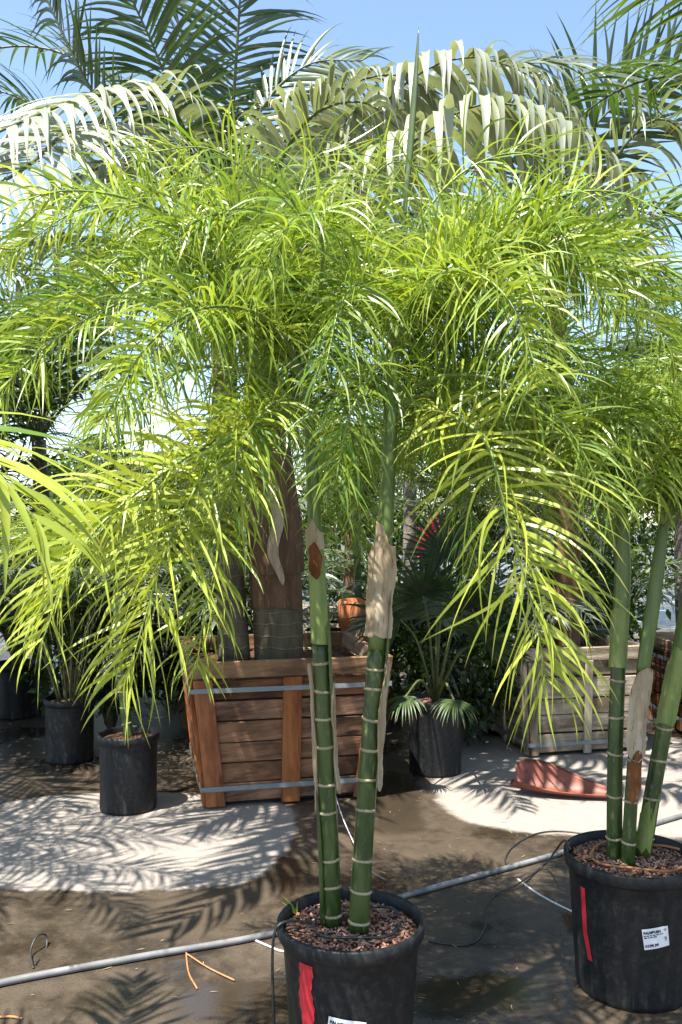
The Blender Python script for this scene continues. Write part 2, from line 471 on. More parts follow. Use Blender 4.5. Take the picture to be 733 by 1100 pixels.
def quad_mesh(name, verts, quads, attr, mat):
    me = bpy.data.meshes.new(name)
    nv, nq = len(verts), len(quads)
    me.vertices.add(nv); me.vertices.foreach_set('co', verts.astype(np.float32).ravel())
    me.loops.add(nq * 4); me.loops.foreach_set('vertex_index', quads.astype(np.int32).ravel())
    me.polygons.add(nq)
    me.polygons.foreach_set('loop_start', np.arange(0, nq * 4, 4, dtype=np.int32))
    me.polygons.foreach_set('use_smooth', np.ones(nq, bool))
    if attr is not None:
        ca = me.color_attributes.new('leaf', 'FLOAT_COLOR', 'POINT')
        ca.data.foreach_set('color', attr.astype(np.float32).ravel())
    me.materials.append(M[mat])
    me.update(calc_edges=True)
    me.validate()
    return me
def leaf_object(name, V, A, mat, parent):
    N, K1, C, _ = V.shape
    me = quad_mesh(name, V.reshape(-1, 3), strip_faces(N, K1 - 1, C), A.reshape(-1, 4), mat)
    o = bpy.data.objects.new(name, me)
    return link(o, parent)

def frond(rng, root, pts, L, W, n, mat='feather', rmat='rachis', s0=0.12, ang=(68, 30), plum=0, vee=20, droop=1.2, tint=0.5,
          K=6, cols=2, r0=0.009, individual=False, org=None, Kpts=40, curl=0.12, roll=25, tipdrop=0.5, name='frond'):
    """rachis tube = the frond part; leaflets are its sub-parts"""
    org = np.array(tuple(root.location if org is None else org))
    c = spline(pts, Kpts) - org
    T, U, S = frames(c)
    rad = r0 * (1 - 0.85 * np.linspace(0, 1, Kpts) ** 0.8)
    rad[:3] *= np.array([1.7, 1.35, 1.1])
    v, f = tube_arrays(c, rad, 6)
    fr = mesh_obj(name, v, f, rmat, root)
    Vs, As = [], []
    for side in (-1, 1):
        t = np.clip(np.linspace(0, 1, n) + rng.normal(0, 0.35 / n, n), 0, 1)
        s = s0 + (0.995 - s0) * t
        x = s * (Kpts - 1)
        def at(Q):
            return np.stack([np.interp(x, np.arange(Kpts), Q[:, k]) for k in range(3)], 1)
        b, Tt, Uu, Ss = at(c), unit(at(T)), unit(at(U)), unit(at(S))
        a = np.radians(ang[0] + (ang[1] - ang[0]) * t + rng.normal(0, 6, n))
        e = np.radians(vee + (rng.uniform(-plum, plum, n) if plum else rng.normal(0, 6, n)))
        lat = side * Ss * np.cos(e)[:, None] + Uu * np.sin(e)[:, None]
        d = Tt * np.cos(a)[:, None] + lat * np.sin(a)[:, None]
        nr = -side * Ss * np.sin(e)[:, None] + Uu * np.cos(e)[:, None]
        ro = np.radians(rng.normal(0, roll, n))
        bb = np.cross(nr, d)
        nr = nr * np.cos(ro)[:, None] + bb * np.sin(ro)[:, None]
        Ls = L * (0.55 + 0.45 * np.minimum(1, t / 0.2)) * (1 - tipdrop * t ** 3) * rng.uniform(0.8, 1.12, n)
        Ws = W * rng.uniform(0.75, 1.15, n) * (1 - 0.3 * t ** 2)
        V, A = leaf_strips(rng, b, d, nr, Ls, Ws, K, cols, droop, tint, curl, .32 if cols == 3 else .18, .35, 1.5 if cols == 3 else 2.0)
        Vs.append(V); As.append(A)
    V, A = np.concatenate(Vs), np.concatenate(As)
    if individual:
        for i in range(len(V)):
            leaf_object('leaflet', V[i:i + 1], A[i:i + 1], mat, fr)
    else:
        tag(leaf_object('leaflets', V, A, mat, fr), kind='stuff')
    return fr
def arc(base, az, e0, length, e1, n=9, bend=1.4, wob=0.0):
    """rachis points: start elevation e0, end elevation e1 (degrees), heading az"""
    p = Vector(base); pts = [p.copy()]
    for i in range(n):
        u = (i + 0.5) / n
        e = R(e0 + (e1 - e0) * u ** bend)
        a = R(az + wob * u)
        p = p + Vector((math.sin(a) * math.cos(e), math.cos(a) * math.cos(e), math.sin(e))) * (length / n)
        pts.append(p.copy())
    return pts

# ------------------------------------------------------------------ pots, soil, mulch, labels
def lathe(name, prof, mat, parent, seg=48, wob=None, caps=True):
    v, f = [], []
    for (r, z) in prof:
        for k in range(seg):
            a = 2 * math.pi * k / seg
            rr = r * (1 + (wob(a, z) if wob else 0))
            v.append((rr * math.cos(a), rr * math.sin(a), z))
    for i in range(len(prof) - 1):
        for k in range(seg):
            f.append((i * seg + k, i * seg + (k + 1) % seg, (i + 1) * seg + (k + 1) % seg, (i + 1) * seg + k))
    if caps:
        f.append(tuple(range(seg))[::-1])
    return mesh_obj(name, v, f, mat, parent)
def pot_r(z, rb, rt, h):
    return rb + (rt - rb) * z / h
def mound(name, r, z, bumpy, parent, mat='soil', seed=0, n=16, seg=32):
    rg = random.Random(seed)
    v = [(0, 0, z + bumpy * 1.2)]; f = []
    for i in range(1, n + 1):
        rr = r * i / n
        for k in range(seg):
            a = 2 * math.pi * k / seg
            hz = z + bumpy * (1.2 * (1 - (i / n) ** 2)) + rg.uniform(-1, 1) * bumpy * 0.35 * (i < n)
            v.append((rr * math.cos(a), rr * math.sin(a), hz))
    for k in range(seg):
        f.append((0, 1 + k, 1 + (k + 1) % seg))
    for i in range(n - 1):
        for k in range(seg):
            a = 1 + i * seg
            f.append((a + k, a + seg + k, a + seg + (k + 1) % seg, a + (k + 1) % seg))
    return mesh_obj(name, v, f, mat, parent)
def chips(name, n, r, z, parent, seed, smin=0.006, smax=0.022, mat='mulch', rise=0.012):
    rg = random.Random(seed)
    v, f = [], []
    for i in range(n):
        a = rg.uniform(0, 2 * math.pi); rr = r * math.sqrt(rg.random()) * 0.97
        c = Vector((rr * math.cos(a), rr * math.sin(a), z + 1.2 * rise * (1 - (rr / r) ** 2) + rg.uniform(0.0, 0.006)))
        rot = Matrix.Rotation(rg.uniform(0, 6.28), 3, 'Z') @ Matrix.Rotation(rg.uniform(-.7, .7), 3, 'X') @ Matrix.Rotation(rg.uniform(-.5, .5), 3, 'Y')
        sx, sy, sz = rg.uniform(smin, smax), rg.uniform(smin * .5, smin * 1.3), rg.uniform(.0015, .005)
        b = len(v)
        for q in ((-1, -1, -1), (1, -1, -1), (1, 1, -1), (-1, 1, -1), (-1, -1, 1), (1, -1, 1), (1, 1, 1), (-1, 1, 1)):
            v.append(c + rot @ Vector((q[0] * sx / 2 * rg.uniform(.6, 1), q[1] * sy / 2 * rg.uniform(.6, 1), q[2] * sz / 2)))
        for q in ((0, 3, 2, 1), (4, 5, 6, 7), (0, 1, 5, 4), (1, 2, 6, 5), (2, 3, 7, 6), (3, 0, 4, 7)):
            f.append(tuple(b + k for k in q))
    o = mesh_obj(name, v, f, mat, parent, smooth=False)
    return tag(o, kind='stuff')
def pot_patch(name, outline, pr, off, mat, parent, nu=10):
    """curved sheet on the pot wall: outline = list of (angle_left, angle_right, z) rows"""
    v, f = [], []
    for (a0, a1, z) in outline:
        for i in range(nu + 1):
            a = a0 + (a1 - a0) * i / nu
            r = pr(z) + off
            v.append((r * math.cos(a), r * math.sin(a), z))
    for j in range(len(outline) - 1):
        for i in range(nu):
            b = j * (nu + 1) + i
            f.append((b, b + 1, b + nu + 2, b + nu + 1))
    return mesh_obj(name, v, f, mat, parent)
def pot_text(txt, size, ang, z, pr, off, parent, tilt=0.0, u0=0.0, v0=0.0, bold=0.0):
    cu = bpy.data.curves.new('print', 'FONT'); cu.body = txt; cu.size = size; cu.offset = bold
    ob = bpy.data.objects.new('print', cu); col.objects.link(ob)
    dg = bpy.context.evaluated_depsgraph_get()
    me = bpy.data.meshes.new_from_object(ob.evaluated_get(dg))
    bpy.data.objects.remove(ob)
    return pot_wrap('printed_text', me, ang, z, pr, off, parent, tilt, u0, v0)
def pot_wrap(name, me, ang, z, pr, off, parent, tilt, u0, v0):
    for vv in me.vertices:
        u, w = vv.co.x + u0, vv.co.y + v0
        u, w = u * math.cos(tilt) - w * math.sin(tilt), u * math.sin(tilt) + w * math.cos(tilt)
        zz = z + w; r = pr(zz) + off; a = ang + u / r
        vv.co = (r * math.cos(a), r * math.sin(a), zz)
    me.materials.clear(); me.materials.append(M['ink'])
    o = bpy.data.objects.new(name, me)
    return link(o, parent)
def rect_mesh(rects):
    v, f = [], []
    for (x0, y0, x1, y1) in rects:
        b = len(v); n = 4
        for i in range(n + 1):
            x = x0 + (x1 - x0) * i / n
            v += [(x, y0, 0), (x, y1, 0)]
        for i in range(n):
            f.append((b + 2 * i, b + 2 * i + 2, b + 2 * i + 3, b + 2 * i + 1))
    me = bpy.data.meshes.new('bars'); me.from_pydata(v, [], f); me.update()
    return me
def nursery_pot(name, loc, rt, rb, h, label, group='black nursery pots', detail=True, seed=0, soil=True):
    root = empty(name, loc, label, 'pot', group)
    lip = 0.014
    prof = [(rb * .9, 0.0), (rb, 0.004), (rb * 1.01, 0.02)]
    for i in range(1, 8):
        z = 0.02 + (h - 0.07) * i / 7
        prof.append((pot_r(z, rb, rt - lip, h), z))
    prof += [(rt - lip, h - 0.045), (rt - 0.004, h - 0.042), (rt, h - 0.034), (rt, h - 0.006), (rt - .004, h), (rt - 0.012, h), (rt - 0.016, h - 0.006), (rt - 0.02, h - 0.08)]
    rg = random.Random(seed)
    ph = rg.uniform(0, 6)
    wob = (lambda a, z: (0.006 * math.sin(2 * a + ph) * (z / h) + (0.012 * max(0, math.sin(16 * a)) if z < 0.03 else 0)
           + (0.006 * math.sin(40 * a) if z > h - 0.03 else 0)))
    lathe('pot_body', prof, 'pot', root, 80 if detail else 28, wob if detail else None)
    if soil:
        mound('soil', rt - 0.019, h - 0.035, 0.012, root, seed=seed)
        if detail:
            chips('mulch', 900, rt - 0.026, h - 0.032, root, seed)
    return root

def pot_label(root, rb, rt, h, ang, z, w, hh, tilt, title, price, corner):
    pr = lambda z_: pot_r(z_, rb, rt - 0.014, h)
    rows = []
    n = 6
    v, f = [], []
    nu = 10
    for j in range(n + 1):
        for i in range(nu + 1):
            u = -w / 2 + w * i / nu; q = -hh / 2 + hh * j / n
            u2, q2 = u * math.cos(tilt) - q * math.sin(tilt), u * math.sin(tilt) + q * math.cos(tilt)
            r = pr(z + q2) + 0.0035 + (0.004 * max(0, (i / nu) - .8) * 5 * (j / n))
            a = ang + u2 / r
            v.append((r * math.cos(a), r * math.sin(a), z + q2))
    for j in range(n):
        for i in range(nu):
            b = j * (nu + 1) + i
            f.append((b, b + 1, b + nu + 2, b + nu + 1))
    lab = mesh_obj('price_label', v, f, 'label', root)
    tag(lab, 'white printed price label on the black pot')
    off = 0.0048
    pot_text(title, hh * .17, ang, z, pr, off, lab, tilt, -w * .46, hh * .25, 0.0006)
    pot_text(corner, hh * .14, ang, z, pr, off + .003, lab, tilt, w * .31, hh * .30, 0.0003)
    pot_text(price, hh * .20, ang, z, pr, off, lab, tilt, -w * .46, -hh * .40, 0.0006)
    rg = random.Random(3)
    rects = []
    for (y, x1) in ((hh * .14, w * .28), (hh * .05, w * .02)):
        x = -w * .46
        while x < x1:
            ln = rg.uniform(.004, .011)
            rects.append((x, y, min(x + ln, x1), y + hh * .05)); x += ln + .003
    for k in range(6):
        rects.append((w * .28 + rg.uniform(0, w * .1), -hh * .2 + k * hh * .035, w * .28 + w * .14, -hh * .2 + k * hh * .035 + hh * .018))
    pot_wrap('printed_text', rect_mesh(rects), ang, z, pr, off, lab, tilt, 0, 0)

# ------------------------------------------------------------------ crates
def hexa(name, A, B, mat, parent, length_axis=0):
    """hexahedron from bottom quad A and top quad B (4 points each); uv runs along the longest edge"""
    v = [Vector(p) for p in A + B]
    f = [(0, 3, 2, 1), (4, 5, 6, 7), (0, 1, 5, 4), (1, 2, 6, 5), (2, 3, 7, 6), (3, 0, 4, 7)]
    me = bpy.data.meshes.new(name)
    me.from_pydata([tuple(p) for p in v], [], f)
    edges = [v[1] - v[0], v[3] - v[0], v[4] - v[0]]
    lx = max(edges, key=lambda e: e.length).normalized()
    oth = [e.normalized() for e in edges if abs(e.normalized().dot(lx)) < .9]
    off = random.uniform(0, 50)
    uvl = me.uv_layers.new(name='UVMap')
    for poly in me.polygons:
        for li in poly.loop_indices:
            p = v[me.loops[li].vertex_index]
            uvl.data[li].uv = (p.dot(lx) + off, p.dot(oth[0]) + p.dot(oth[-1]) * .7 + off * 1.7)
    bm = bmesh.new(); bm.from_mesh(me)
    bmesh.ops.bevel(bm, geom=bm.edges[:], offset=0.0035, segments=1, affect='EDGES')
    bmesh.ops.recalc_face_normals(bm, faces=bm.faces[:])
    bm.to_mesh(me); bm.free()
    me.materials.append(M[mat]); me.update()
    o = bpy.data.objects.new(name, me)
    return link(o, parent)
def crate(name, loc, rz, wt, wb, h, label, boards, bat_mat, board_mat, rail_mat, nb=(0.0,), seed=0, strap=(0.16, 0.80), bat_w=0.10, bat_slant=0.0, sides=(0, 1, 2, 3)):
    root = empty(name, loc, label, 'crate', 'wooden tree crates', rz)
    rg = random.Random(seed); random.seed(seed)
    half = lambda z: (wb + (wt - wb) * z / h) / 2
    z0 = 0.0
    def sp(side, u, z, o):
        """side 0 front(-y) 1 right(+x) 2 back 3 left; u along side, o outward offset"""
        hv = half(z) + o
        return [(u, -hv, z), (hv, u, z), (-u, hv, z), (-hv, -u, z)][side]
    rail = h * 0.115
    for s in sides:
        zb = 0.03
        ztop = h - rail
        hs = [rg.uniform(.8, 1.25) for _ in range(boards)]
        tot = sum(hs)
        for i, q in enumerate(hs):
            z1 = zb + (ztop - .03) * q / tot
            g = rg.uniform(.006, .018); pr0 = rg.uniform(-.007, .003)
            th = 0.022
            e = -0.004 if s in (0, 2) else -0.027
            u0, u1 = half(zb) + e, half(z1) + e
            a = [sp(s, -u0, zb, -th), sp(s, u0, zb, -th), sp(s, u0, zb, pr0), sp(s, -u0, zb, pr0)]
            b = [sp(s, -u1, z1 - g, -th), sp(s, u1, z1 - g, -th), sp(s, u1, z1 - g, pr0), sp(s, -u1, z1 - g, pr0)]
            jit = lambda p: (p[0], p[1], p[2] + rg.uniform(-.004, .004))
            hexa('board', [jit(p) for p in a], [jit(p) for p in b], board_mat, root)
            zb = z1
        e = 0.02 if s in (0, 2) else -0.002
        u0, u1 = half(h - rail + .002) + e, half(h) + e
        a = [sp(s, -u0, h - rail + .002, -.02), sp(s, u0, h - rail + .002, -.02), sp(s, u0, h - rail + .002, .018), sp(s, -u0, h - rail + .002, .018)]
        b = [sp(s, -u1, h, -.02), sp(s, u1, h, -.02), sp(s, u1, h, .018), sp(s, -u1, h, .018)]
        hexa('top_rail', a, b, rail_mat, root)
        for c in (-1.0,) + tuple(nb) + (1.0,):
            w = bat_w / 2
            zz0, zz1 = 0.012, h - rail - .004
            def uc(z):
                hv = half(z) - w * .9
                return c * hv if abs(c) == 1 else c * half(z)
            o0, o1 = .004, .026
            sl = bat_slant * (1 if c > 0 else -1 if c < 0 else 0)
            a = [sp(s, uc(zz0) - w - sl, zz0, o0), sp(s, uc(zz0) + w - sl, zz0, o0), sp(s, uc(zz0) + w - sl, zz0, o1), sp(s, uc(zz0) - w - sl, zz0, o1)]
            b = [sp(s, uc(zz1) - w, zz1, o0), sp(s, uc(zz1) + w, zz1, o0), sp(s, uc(zz1) + w, zz1, o1), sp(s, uc(zz1) - w, zz1, o1)]
            hexa('batten', a, b, bat_mat, root)
    for k, fz in enumerate(strap):
        z = h * fz
        pts = []
        for s in range(4):
            for u in np.linspace(-1, 1, 7)[:-1]:
                pts.append(Vector(sp(s, u * (half(z) + .026), z, .030 - .006 * (abs(u) in (1 / 3,)))))
        v, f = [], []
        n = len(pts)
        for p in pts:
            o = Vector((p.x, p.y, 0)).normalized()
            for (dr, dz) in ((0, -.013), (.002, -.013), (.002, .013), (0, .013)):
                v.append(p + o * dr + Vector((0, 0, dz)))
        for i in range(n):
            j = (i + 1) % n
            for q in range(4):
                f.append((i * 4 + q, j * 4 + q, j * 4 + (q + 1) % 4, i * 4 + (q + 1) % 4))
        mesh_obj('metal_strap', v, f, 'strap', root, smooth=False)
    hb, ht = half(0.02) - .03, half(h * .86) - .03
    v = [(-hb, -hb, .01), (hb, -hb, .01), (hb, hb, .01), (-hb, hb, .01), (-ht, -ht, h * .84), (ht, -ht, h * .84), (ht, ht, h * .84), (-ht, ht, h * .84)]
    mesh_obj('liner', v, [(0, 3, 2, 1), (0, 1, 5, 4), (1, 2, 6, 5), (2, 3, 7, 6), (3, 0, 4, 7)], 'dark', root, smooth=False)
    n = 12; v = []; f = []
    for i in range(n + 1):
        for j in range(n + 1):
            x, y = -1 + 2 * i / n, -1 + 2 * j / n
            edge = max(abs(x), abs(y)) > .99
            v.append((x * ht, y * ht, h * .84 + (0 if edge else .03 + rg.uniform(-.012, .012))))
    for i in range(n):
        for j in range(n):
            b = i * (n + 1) + j
            f.append((b, b + n + 1, b + n + 2, b + 1))
    mesh_obj('soil', v, f, 'soil', root)
    return root

# ------------------------------------------------------------------ palm trunks / culms
def culm(root, pts, rad, rings, shaft_from, shaft_rad, org, n=60, mat='culm', rmat='node'):
    """slender green stem with pale node rings; the upper part is a smooth crownshaft"""
    c = spline(pts, n) - np.array(tuple(org))
    k = int(n * shaft_from)
    rr = np.interp(np.linspace(0, 1, k + 1), np.linspace(0, 1, len(rad)), rad)
    v, f = tube_arrays(c[:k + 1], rr, 14)
    cu = mesh_obj('culm', v, f, mat, root)
    sr = np.interp(np.linspace(0, 1, n - k), np.linspace(0, 1, len(shaft_rad)), shaft_rad)
    v, f = tube_arrays(c[k:], sr, 14)
    mesh_obj('crownshaft', v, f, 'shaft', root)
    T, U, S = frames(c)
    for q in rings:
        i = min(k - 1, max(1, int(q * n)))
        r = rr[i]
        a = np.linspace(0, 2 * math.pi, 15)[:-1]
        ctr = c[i]
        v = []
        tl = random.uniform(-.12, .12); tl2 = random.uniform(-.12, .12)
        for x in a:
            o = math.cos(x) * S[i] + math.sin(x) * U[i]
            for (dr, dt) in ((-.002, -.006), (.0022 + .0012 * math.sin(3 * x + tl * 40), -.002), (.0026 + .0014 * math.sin(2 * x + tl2 * 40), .0015), (-.002, .007)):
                v.append(ctr + o * (r + dr) + T[i] * (dt + r * (tl * math.cos(x) + tl2 * math.sin(x))))
        m = len(a)
        f = [(p * 4 + q2, ((p + 1) % m) * 4 + q2, ((p + 1) % m) * 4 + (q2 + 1) % 4, p * 4 + (q2 + 1) % 4) for p in range(m) for q2 in range(4)]
        mesh_obj('node_ring', v, f, rmat, cu)
    return c, rr
def wrap_sheet(root, c, i0, i1, rad, a0, a1, mat, name, jag=0.25, seed=0, off=0.003, flare=0.0, oval=False, lumpy=0.0):
    """old leaf base wrapped round part of the stem, ragged ends"""
    rg = random.Random(seed)
    S = np.tile((1.0, 0, 0), (len(c), 1)); U = np.tile((0, 1.0, 0), (len(c), 1))   # angle 270 degrees faces the camera
    nu, nv = 12, max(6, (i1 - i0) * 2)
    v, f = [], []
    sm = lambda: list(np.interp(np.arange(nu + 1), np.linspace(0, nu, 5), [rg.uniform(0, jag) for _ in range(5)]) + np.array([rg.uniform(-.03, .03) * jag for _ in range(nu + 1)]))
    jb, jt = sm(), sm()
    for j in range(nv + 1):
        for i in range(nu + 1):
            a = a0 + (a1 - a0) * i / nu
            q = j / nv
            if oval:
                a = (a0 + a1) / 2 + (a - (a0 + a1) / 2) * (max(0.0, 1 - (2 * q - 1) ** 2) ** .5 + .06) + .12 * math.sin(q * 11 + seed)
            else:
                q = jb[i] * .25 + q * (1 - jb[i] * .25 - jt[i])
            x = i0 + (i1 - i0) * q
            ctr = np.array([np.interp(x, np.arange(len(c)), c[:, m]) for m in range(3)])
            ii = int(min(len(c) - 1, round(x)))
            r = np.interp(x, np.arange(len(c)), rad) + off + flare * q ** 2 + rg.uniform(-.0008, .0012) + ((.004 if not lumpy else .009) if i in (0, nu) else 0) + lumpy * (math.sin(q * 7 + seed) * math.sin(a * 2 + q * 5) + .5 * math.sin(q * 17 + a))
            v.append(ctr + r * (math.cos(a) * S[ii] + math.sin(a) * U[ii]))
    for j in range(nv):
        for i in range(nu):
            b = j * (nu + 1) + i
            f.append((b, b + 1, b + nu + 2, b + nu + 1))
    return mesh_obj(name, v, f, mat, root)

rng = np.random.default_rng(7)

# =================================================================== GROUND
n = 24
xs = np.linspace(-1, 1, n + 1)
gx = np.sign(xs) * (abs(xs) ** 3) * 220
v = [(x, y, 0) for y in gx for x in gx]
f = [(j * (n + 1) + i, j * (n + 1) + i + 1, (j + 1) * (n + 1) + i + 1, (j + 1) * (n + 1) + i) for j in range(n) for i in range(n)]
tag(mesh_obj('concrete_ground', v, f, 'ground', None, smooth=False), kind='structure')
# =================================================================== FRONT POT AND PALM
FP = P(377, 992, 2.60); FP.z = 0
FRT, FRB, FH = 0.216, 0.172, 0.435
front_pot = nursery_pot('nursery_pot', FP, FRT, FRB, FH, 'round black nursery pot in front, holding the two-stemmed palm, cut by the frame bottom', seed=1)
prf = lambda z: pot_r(z, FRB, FRT - .014, FH)
toc = math.atan2(-FP.y, -FP.x)            # angle on the pot that faces the camera
a0 = toc - R(40)
st = pot_patch('paint_stripe', [(a0 - .12 + .02 * math.sin(z * 40) + .012 * math.sin(z * 171), a0 + .13 + .02 * math.sin(z * 57) + .01 * math.sin(z * 203), z) for z in np.linspace(.02, .375, 40)], prf, .0025, 'red', front_pot)
tag(st, 'red spray paint stripe running down the pot')
pot_label(front_pot, FRB, FRT, FH, toc - R(4), .205, .105, .075, -R(7), 'PALMBUSH', '$199.99', '#15')

PALM = empty('feathery_palm', P(372, 990, 2.58), 'slender two-stemmed palm with fine feathery fronds in the front pot', 'palm', 'feathery palms')
org = PALM.location
def pixrings(ys, y0, y1, frac_of=1.0):
    return [(y0 - y) / (y0 - y1) for y in ys]
LB = [P(357, 992, 2.59), P(354, 900, 2.59), P(347, 760, 2.59), P(341, 620, 2.60), P(334, 480, 2.62), P(328, 405, 2.63)]
RB = [P(385, 1000, 2.56), P(391, 900, 2.57), P(401, 750, 2.58), P(411, 610, 2.60), P(420, 460, 2.62), P(425, 370, 2.63)]
cL, rL = culm(PALM, LB, [.029, .0275, .026, .0245, .024], pixrings([979, 950, 914, 868, 838, 800, 769, 741, 714], 992, 405), .51, [.0235, .0225, .0215, .0195, .017, .015], org)
cR, rR = culm(PALM, RB, [.031, .029, .028, .027, .026], pixrings([985, 957, 917, 864, 834, 804, 770, 748, 717], 1000, 370), .48, [.026, .0255, .024, .021, .018, .014], org)
allL = np.concatenate([rL, np.linspace(.0235, .018, 60 - len(rL))]); allR = np.concatenate([rR, np.linspace(.026, .019, 60 - len(rR))])
o = wrap_sheet(PALM, cR, 29, 42, allR, R(175), R(335), 'paper', 'dry_sheath', .4, 4, .0065, .001, lumpy=.004); tag(o, 'pale papery dead leaf sheath with brown spots')
o = wrap_sheet(PALM, cR, 14, 27, allR, R(300), R(375), 'paper', 'dry_sheath', .5, 5, .006, oval=True, lumpy=.003); tag(o, 'ragged strip of dry sheath down the stem')
o = wrap_sheet(PALM, cR, 24, 38, allR, R(315), R(420), 'shaft', 'leaf_sheath', .5, 15, .009)
o = wrap_sheet(PALM, cL, 30, 41, allL, R(150), R(330), 'culm_pale', 'leaf_sheath', .1, 6, .003); tag(o, 'lime green sheath above the bare stem')
o = wrap_sheet(PALM, cL, 37, 41, allL, R(225), R(300), 'scar', 'scar_patch', .4, 8, .0048, oval=True); tag(o, 'reddish brown scar on the stem')
o = wrap_sheet(PALM, cL, 40, 44, allL, R(180), R(330), 'paper', 'dry_sheath', .6, 18, .0035)
o = wrap_sheet(PALM, cL, 24, 37, allL, R(310), R(400), 'shaft', 'leaf_sheath', .5, 16, .008)
o = wrap_sheet(PALM, cL, 14, 26, allL, R(320), R(375), 'paper', 'dry_sheath', .6, 9, .005, oval=True, lumpy=.002)
o = wrap_sheet(PALM, cL, 12, 28, allL, R(165), R(215), 'paper', 'dry_sheath', .6, 10, .004, oval=True, lumpy=.002)

sk_ = [P(347, 992, 2.57), P(345, 930, 2.57), P(342, 870, 2.575), P(338, 840, 2.58)]
tube('side_shoot', sk_, [.008, .007, .006, .001], 'culm', PALM, org, 8, 24)
def FR(pts, tint=.5, n=140, L=.27, W=.0092, ind=False, droop=1.9, plum=85, root=None, **kw):
    root = root or PALM
    tint = tint if ind else tint * .78
    return frond(rng, root, [P(*q) for q in pts], L, W, n, plum=plum, vee=24, droop=droop, tint=tint, individual=ind, org=root.location, K=8, curl=.28, ang=(82, 45), **kw)
bl, br = (328, 405, 2.63), (425, 372, 2.63)
bl2, br2 = (331, 440, 2.62), (422, 430, 2.62)
# left stem
FR([bl, (262, 300, 2.60), (190, 232, 2.55), (95, 222, 2.5), (10, 275, 2.45)], .65)
FR([bl, (240, 320, 2.50), (140, 322, 2.40), (40, 380, 2.32), (-40, 470, 2.25)], .75, ind=False)
FR([bl2, (290, 448, 2.48), (232, 492, 2.30), (185, 575, 2.18), (160, 650, 2.12), (135, 735, 2.10)], .97, n=74, L=.34, W=.0125, ind=True, plum=50, s0=.2)
FR([bl, (300, 290, 2.8), (255, 215, 3.0), (190, 195, 3.2), (110, 230, 3.4)], .6)
FR([bl, (335, 320, 2.72), (348, 270, 2.8), (375, 250, 2.9), (420, 285, 3.0)], .6)
FR([bl, (290, 345, 2.42), (225, 330, 2.2), (160, 370, 2.05), (110, 455, 1.98)], .7)
FR([bl2, (300, 425, 2.85), (265, 435, 3.1), (230, 490, 3.3), (215, 560, 3.4)], .55)
FR([bl, (345, 300, 2.45), (342, 240, 2.3), (315, 235, 2.12), (280, 290, 2.0)], .6)
FR([bl, (300, 330, 2.75), (230, 270, 2.95), (140, 270, 3.1), (60, 340, 3.2)], .55)
FR([bl2, (285, 440, 2.6), (215, 505, 2.5), (120, 560, 2.35), (40, 660, 2.25)], .8, n=60, L=.28, W=.015, plum=45, s0=.25)
FR([bl, (318, 310, 2.6), (285, 245, 2.5), (225, 232, 2.4), (150, 280, 2.3)], .6)
# right stem
FR([br2, (465, 440, 2.46), (520, 472, 2.32), (545, 560, 2.22), (572, 650, 2.17), (588, 735, 2.15)], 1.0, n=74, L=.37, W=.0125, ind=True, plum=50, s0=.2)
FR([br, (480, 295, 2.62), (560, 258, 2.6), (640, 262, 2.6), (715, 320, 2.6)], .6)
FR([br, (500, 290, 2.52), (590, 265, 2.42), (670, 300, 2.35), (725, 385, 2.3)], .7)
FR([br, (500, 365, 2.72), (590, 365, 2.82), (670, 425, 2.87), (710, 520, 2.9)], .45)
FR([br, (432, 310, 2.75), (465, 258, 2.9), (520, 245, 3.05), (590, 280, 3.2)], .55)
FR([br, (402, 310, 2.72), (360, 275, 2.8), (300, 280, 2.9), (245, 330, 3.0)], .55)
FR([br, (452, 310, 2.42), (495, 290, 2.22), (545, 320, 2.05), (580, 405, 1.97)], .75)
FR([br2, (445, 380, 2.9), (485, 372, 3.2), (520, 425, 3.4), (540, 510, 3.5)], .35)
FR([br, (404, 320, 2.45), (385, 305, 2.25), (365, 330, 2.1), (350, 395, 2.02)], .5, n=70)
FR([br, (470, 330, 2.8), (545, 270, 3.0), (620, 280, 3.15), (680, 350, 3.2)], .4)
FR([br, (460, 300, 2.55), (520, 262, 2.45), (600, 270, 2.35), (665, 340, 2.28)], .65)
FR([br2, (455, 425, 2.65), (500, 425, 2.7), (560, 480, 2.75), (590, 570, 2.75)], .6, n=70)
# hanging fronds behind the stems
FR([bl2, (352, 425, 2.9), (372, 440, 3.25), (384, 510, 3.5), (388, 600, 3.6)], .45)
FR([bl2, (310, 420, 2.9), (290, 430, 3.2), (275, 480, 3.4), (268, 560, 3.5)], .6)
FR([br2, (450, 425, 2.95), (482, 440, 3.3), (500, 520, 3.55), (506, 620, 3.65)], .4)
FR([br2, (400, 415, 2.95), (375, 430, 3.3), (355, 500, 3.55), (350, 590, 3.65)], .4)
FR([br2, (480, 400, 2.75), (560, 400, 2.9), (620, 470, 3.0), (645, 570, 3.05)], .5)
FR([bl2, (270, 400, 2.75), (190, 400, 2.85), (120, 460, 2.9), (80, 560, 2.95)], .6)
FR([br2, (415, 395, 2.45), (400, 400, 2.25), (375, 450, 2.15), (360, 520, 2.1)], .5, n=60, L=.26)
FR([bl2, (310, 430, 2.45), (285, 440, 2.3), (260, 480, 2.2), (245, 540, 2.15)], .65, n=60, L=.26)
FR([br2, (470, 405, 2.5), (540, 410, 2.4), (610, 460, 2.35), (655, 545, 2.3)], .6, n=80)
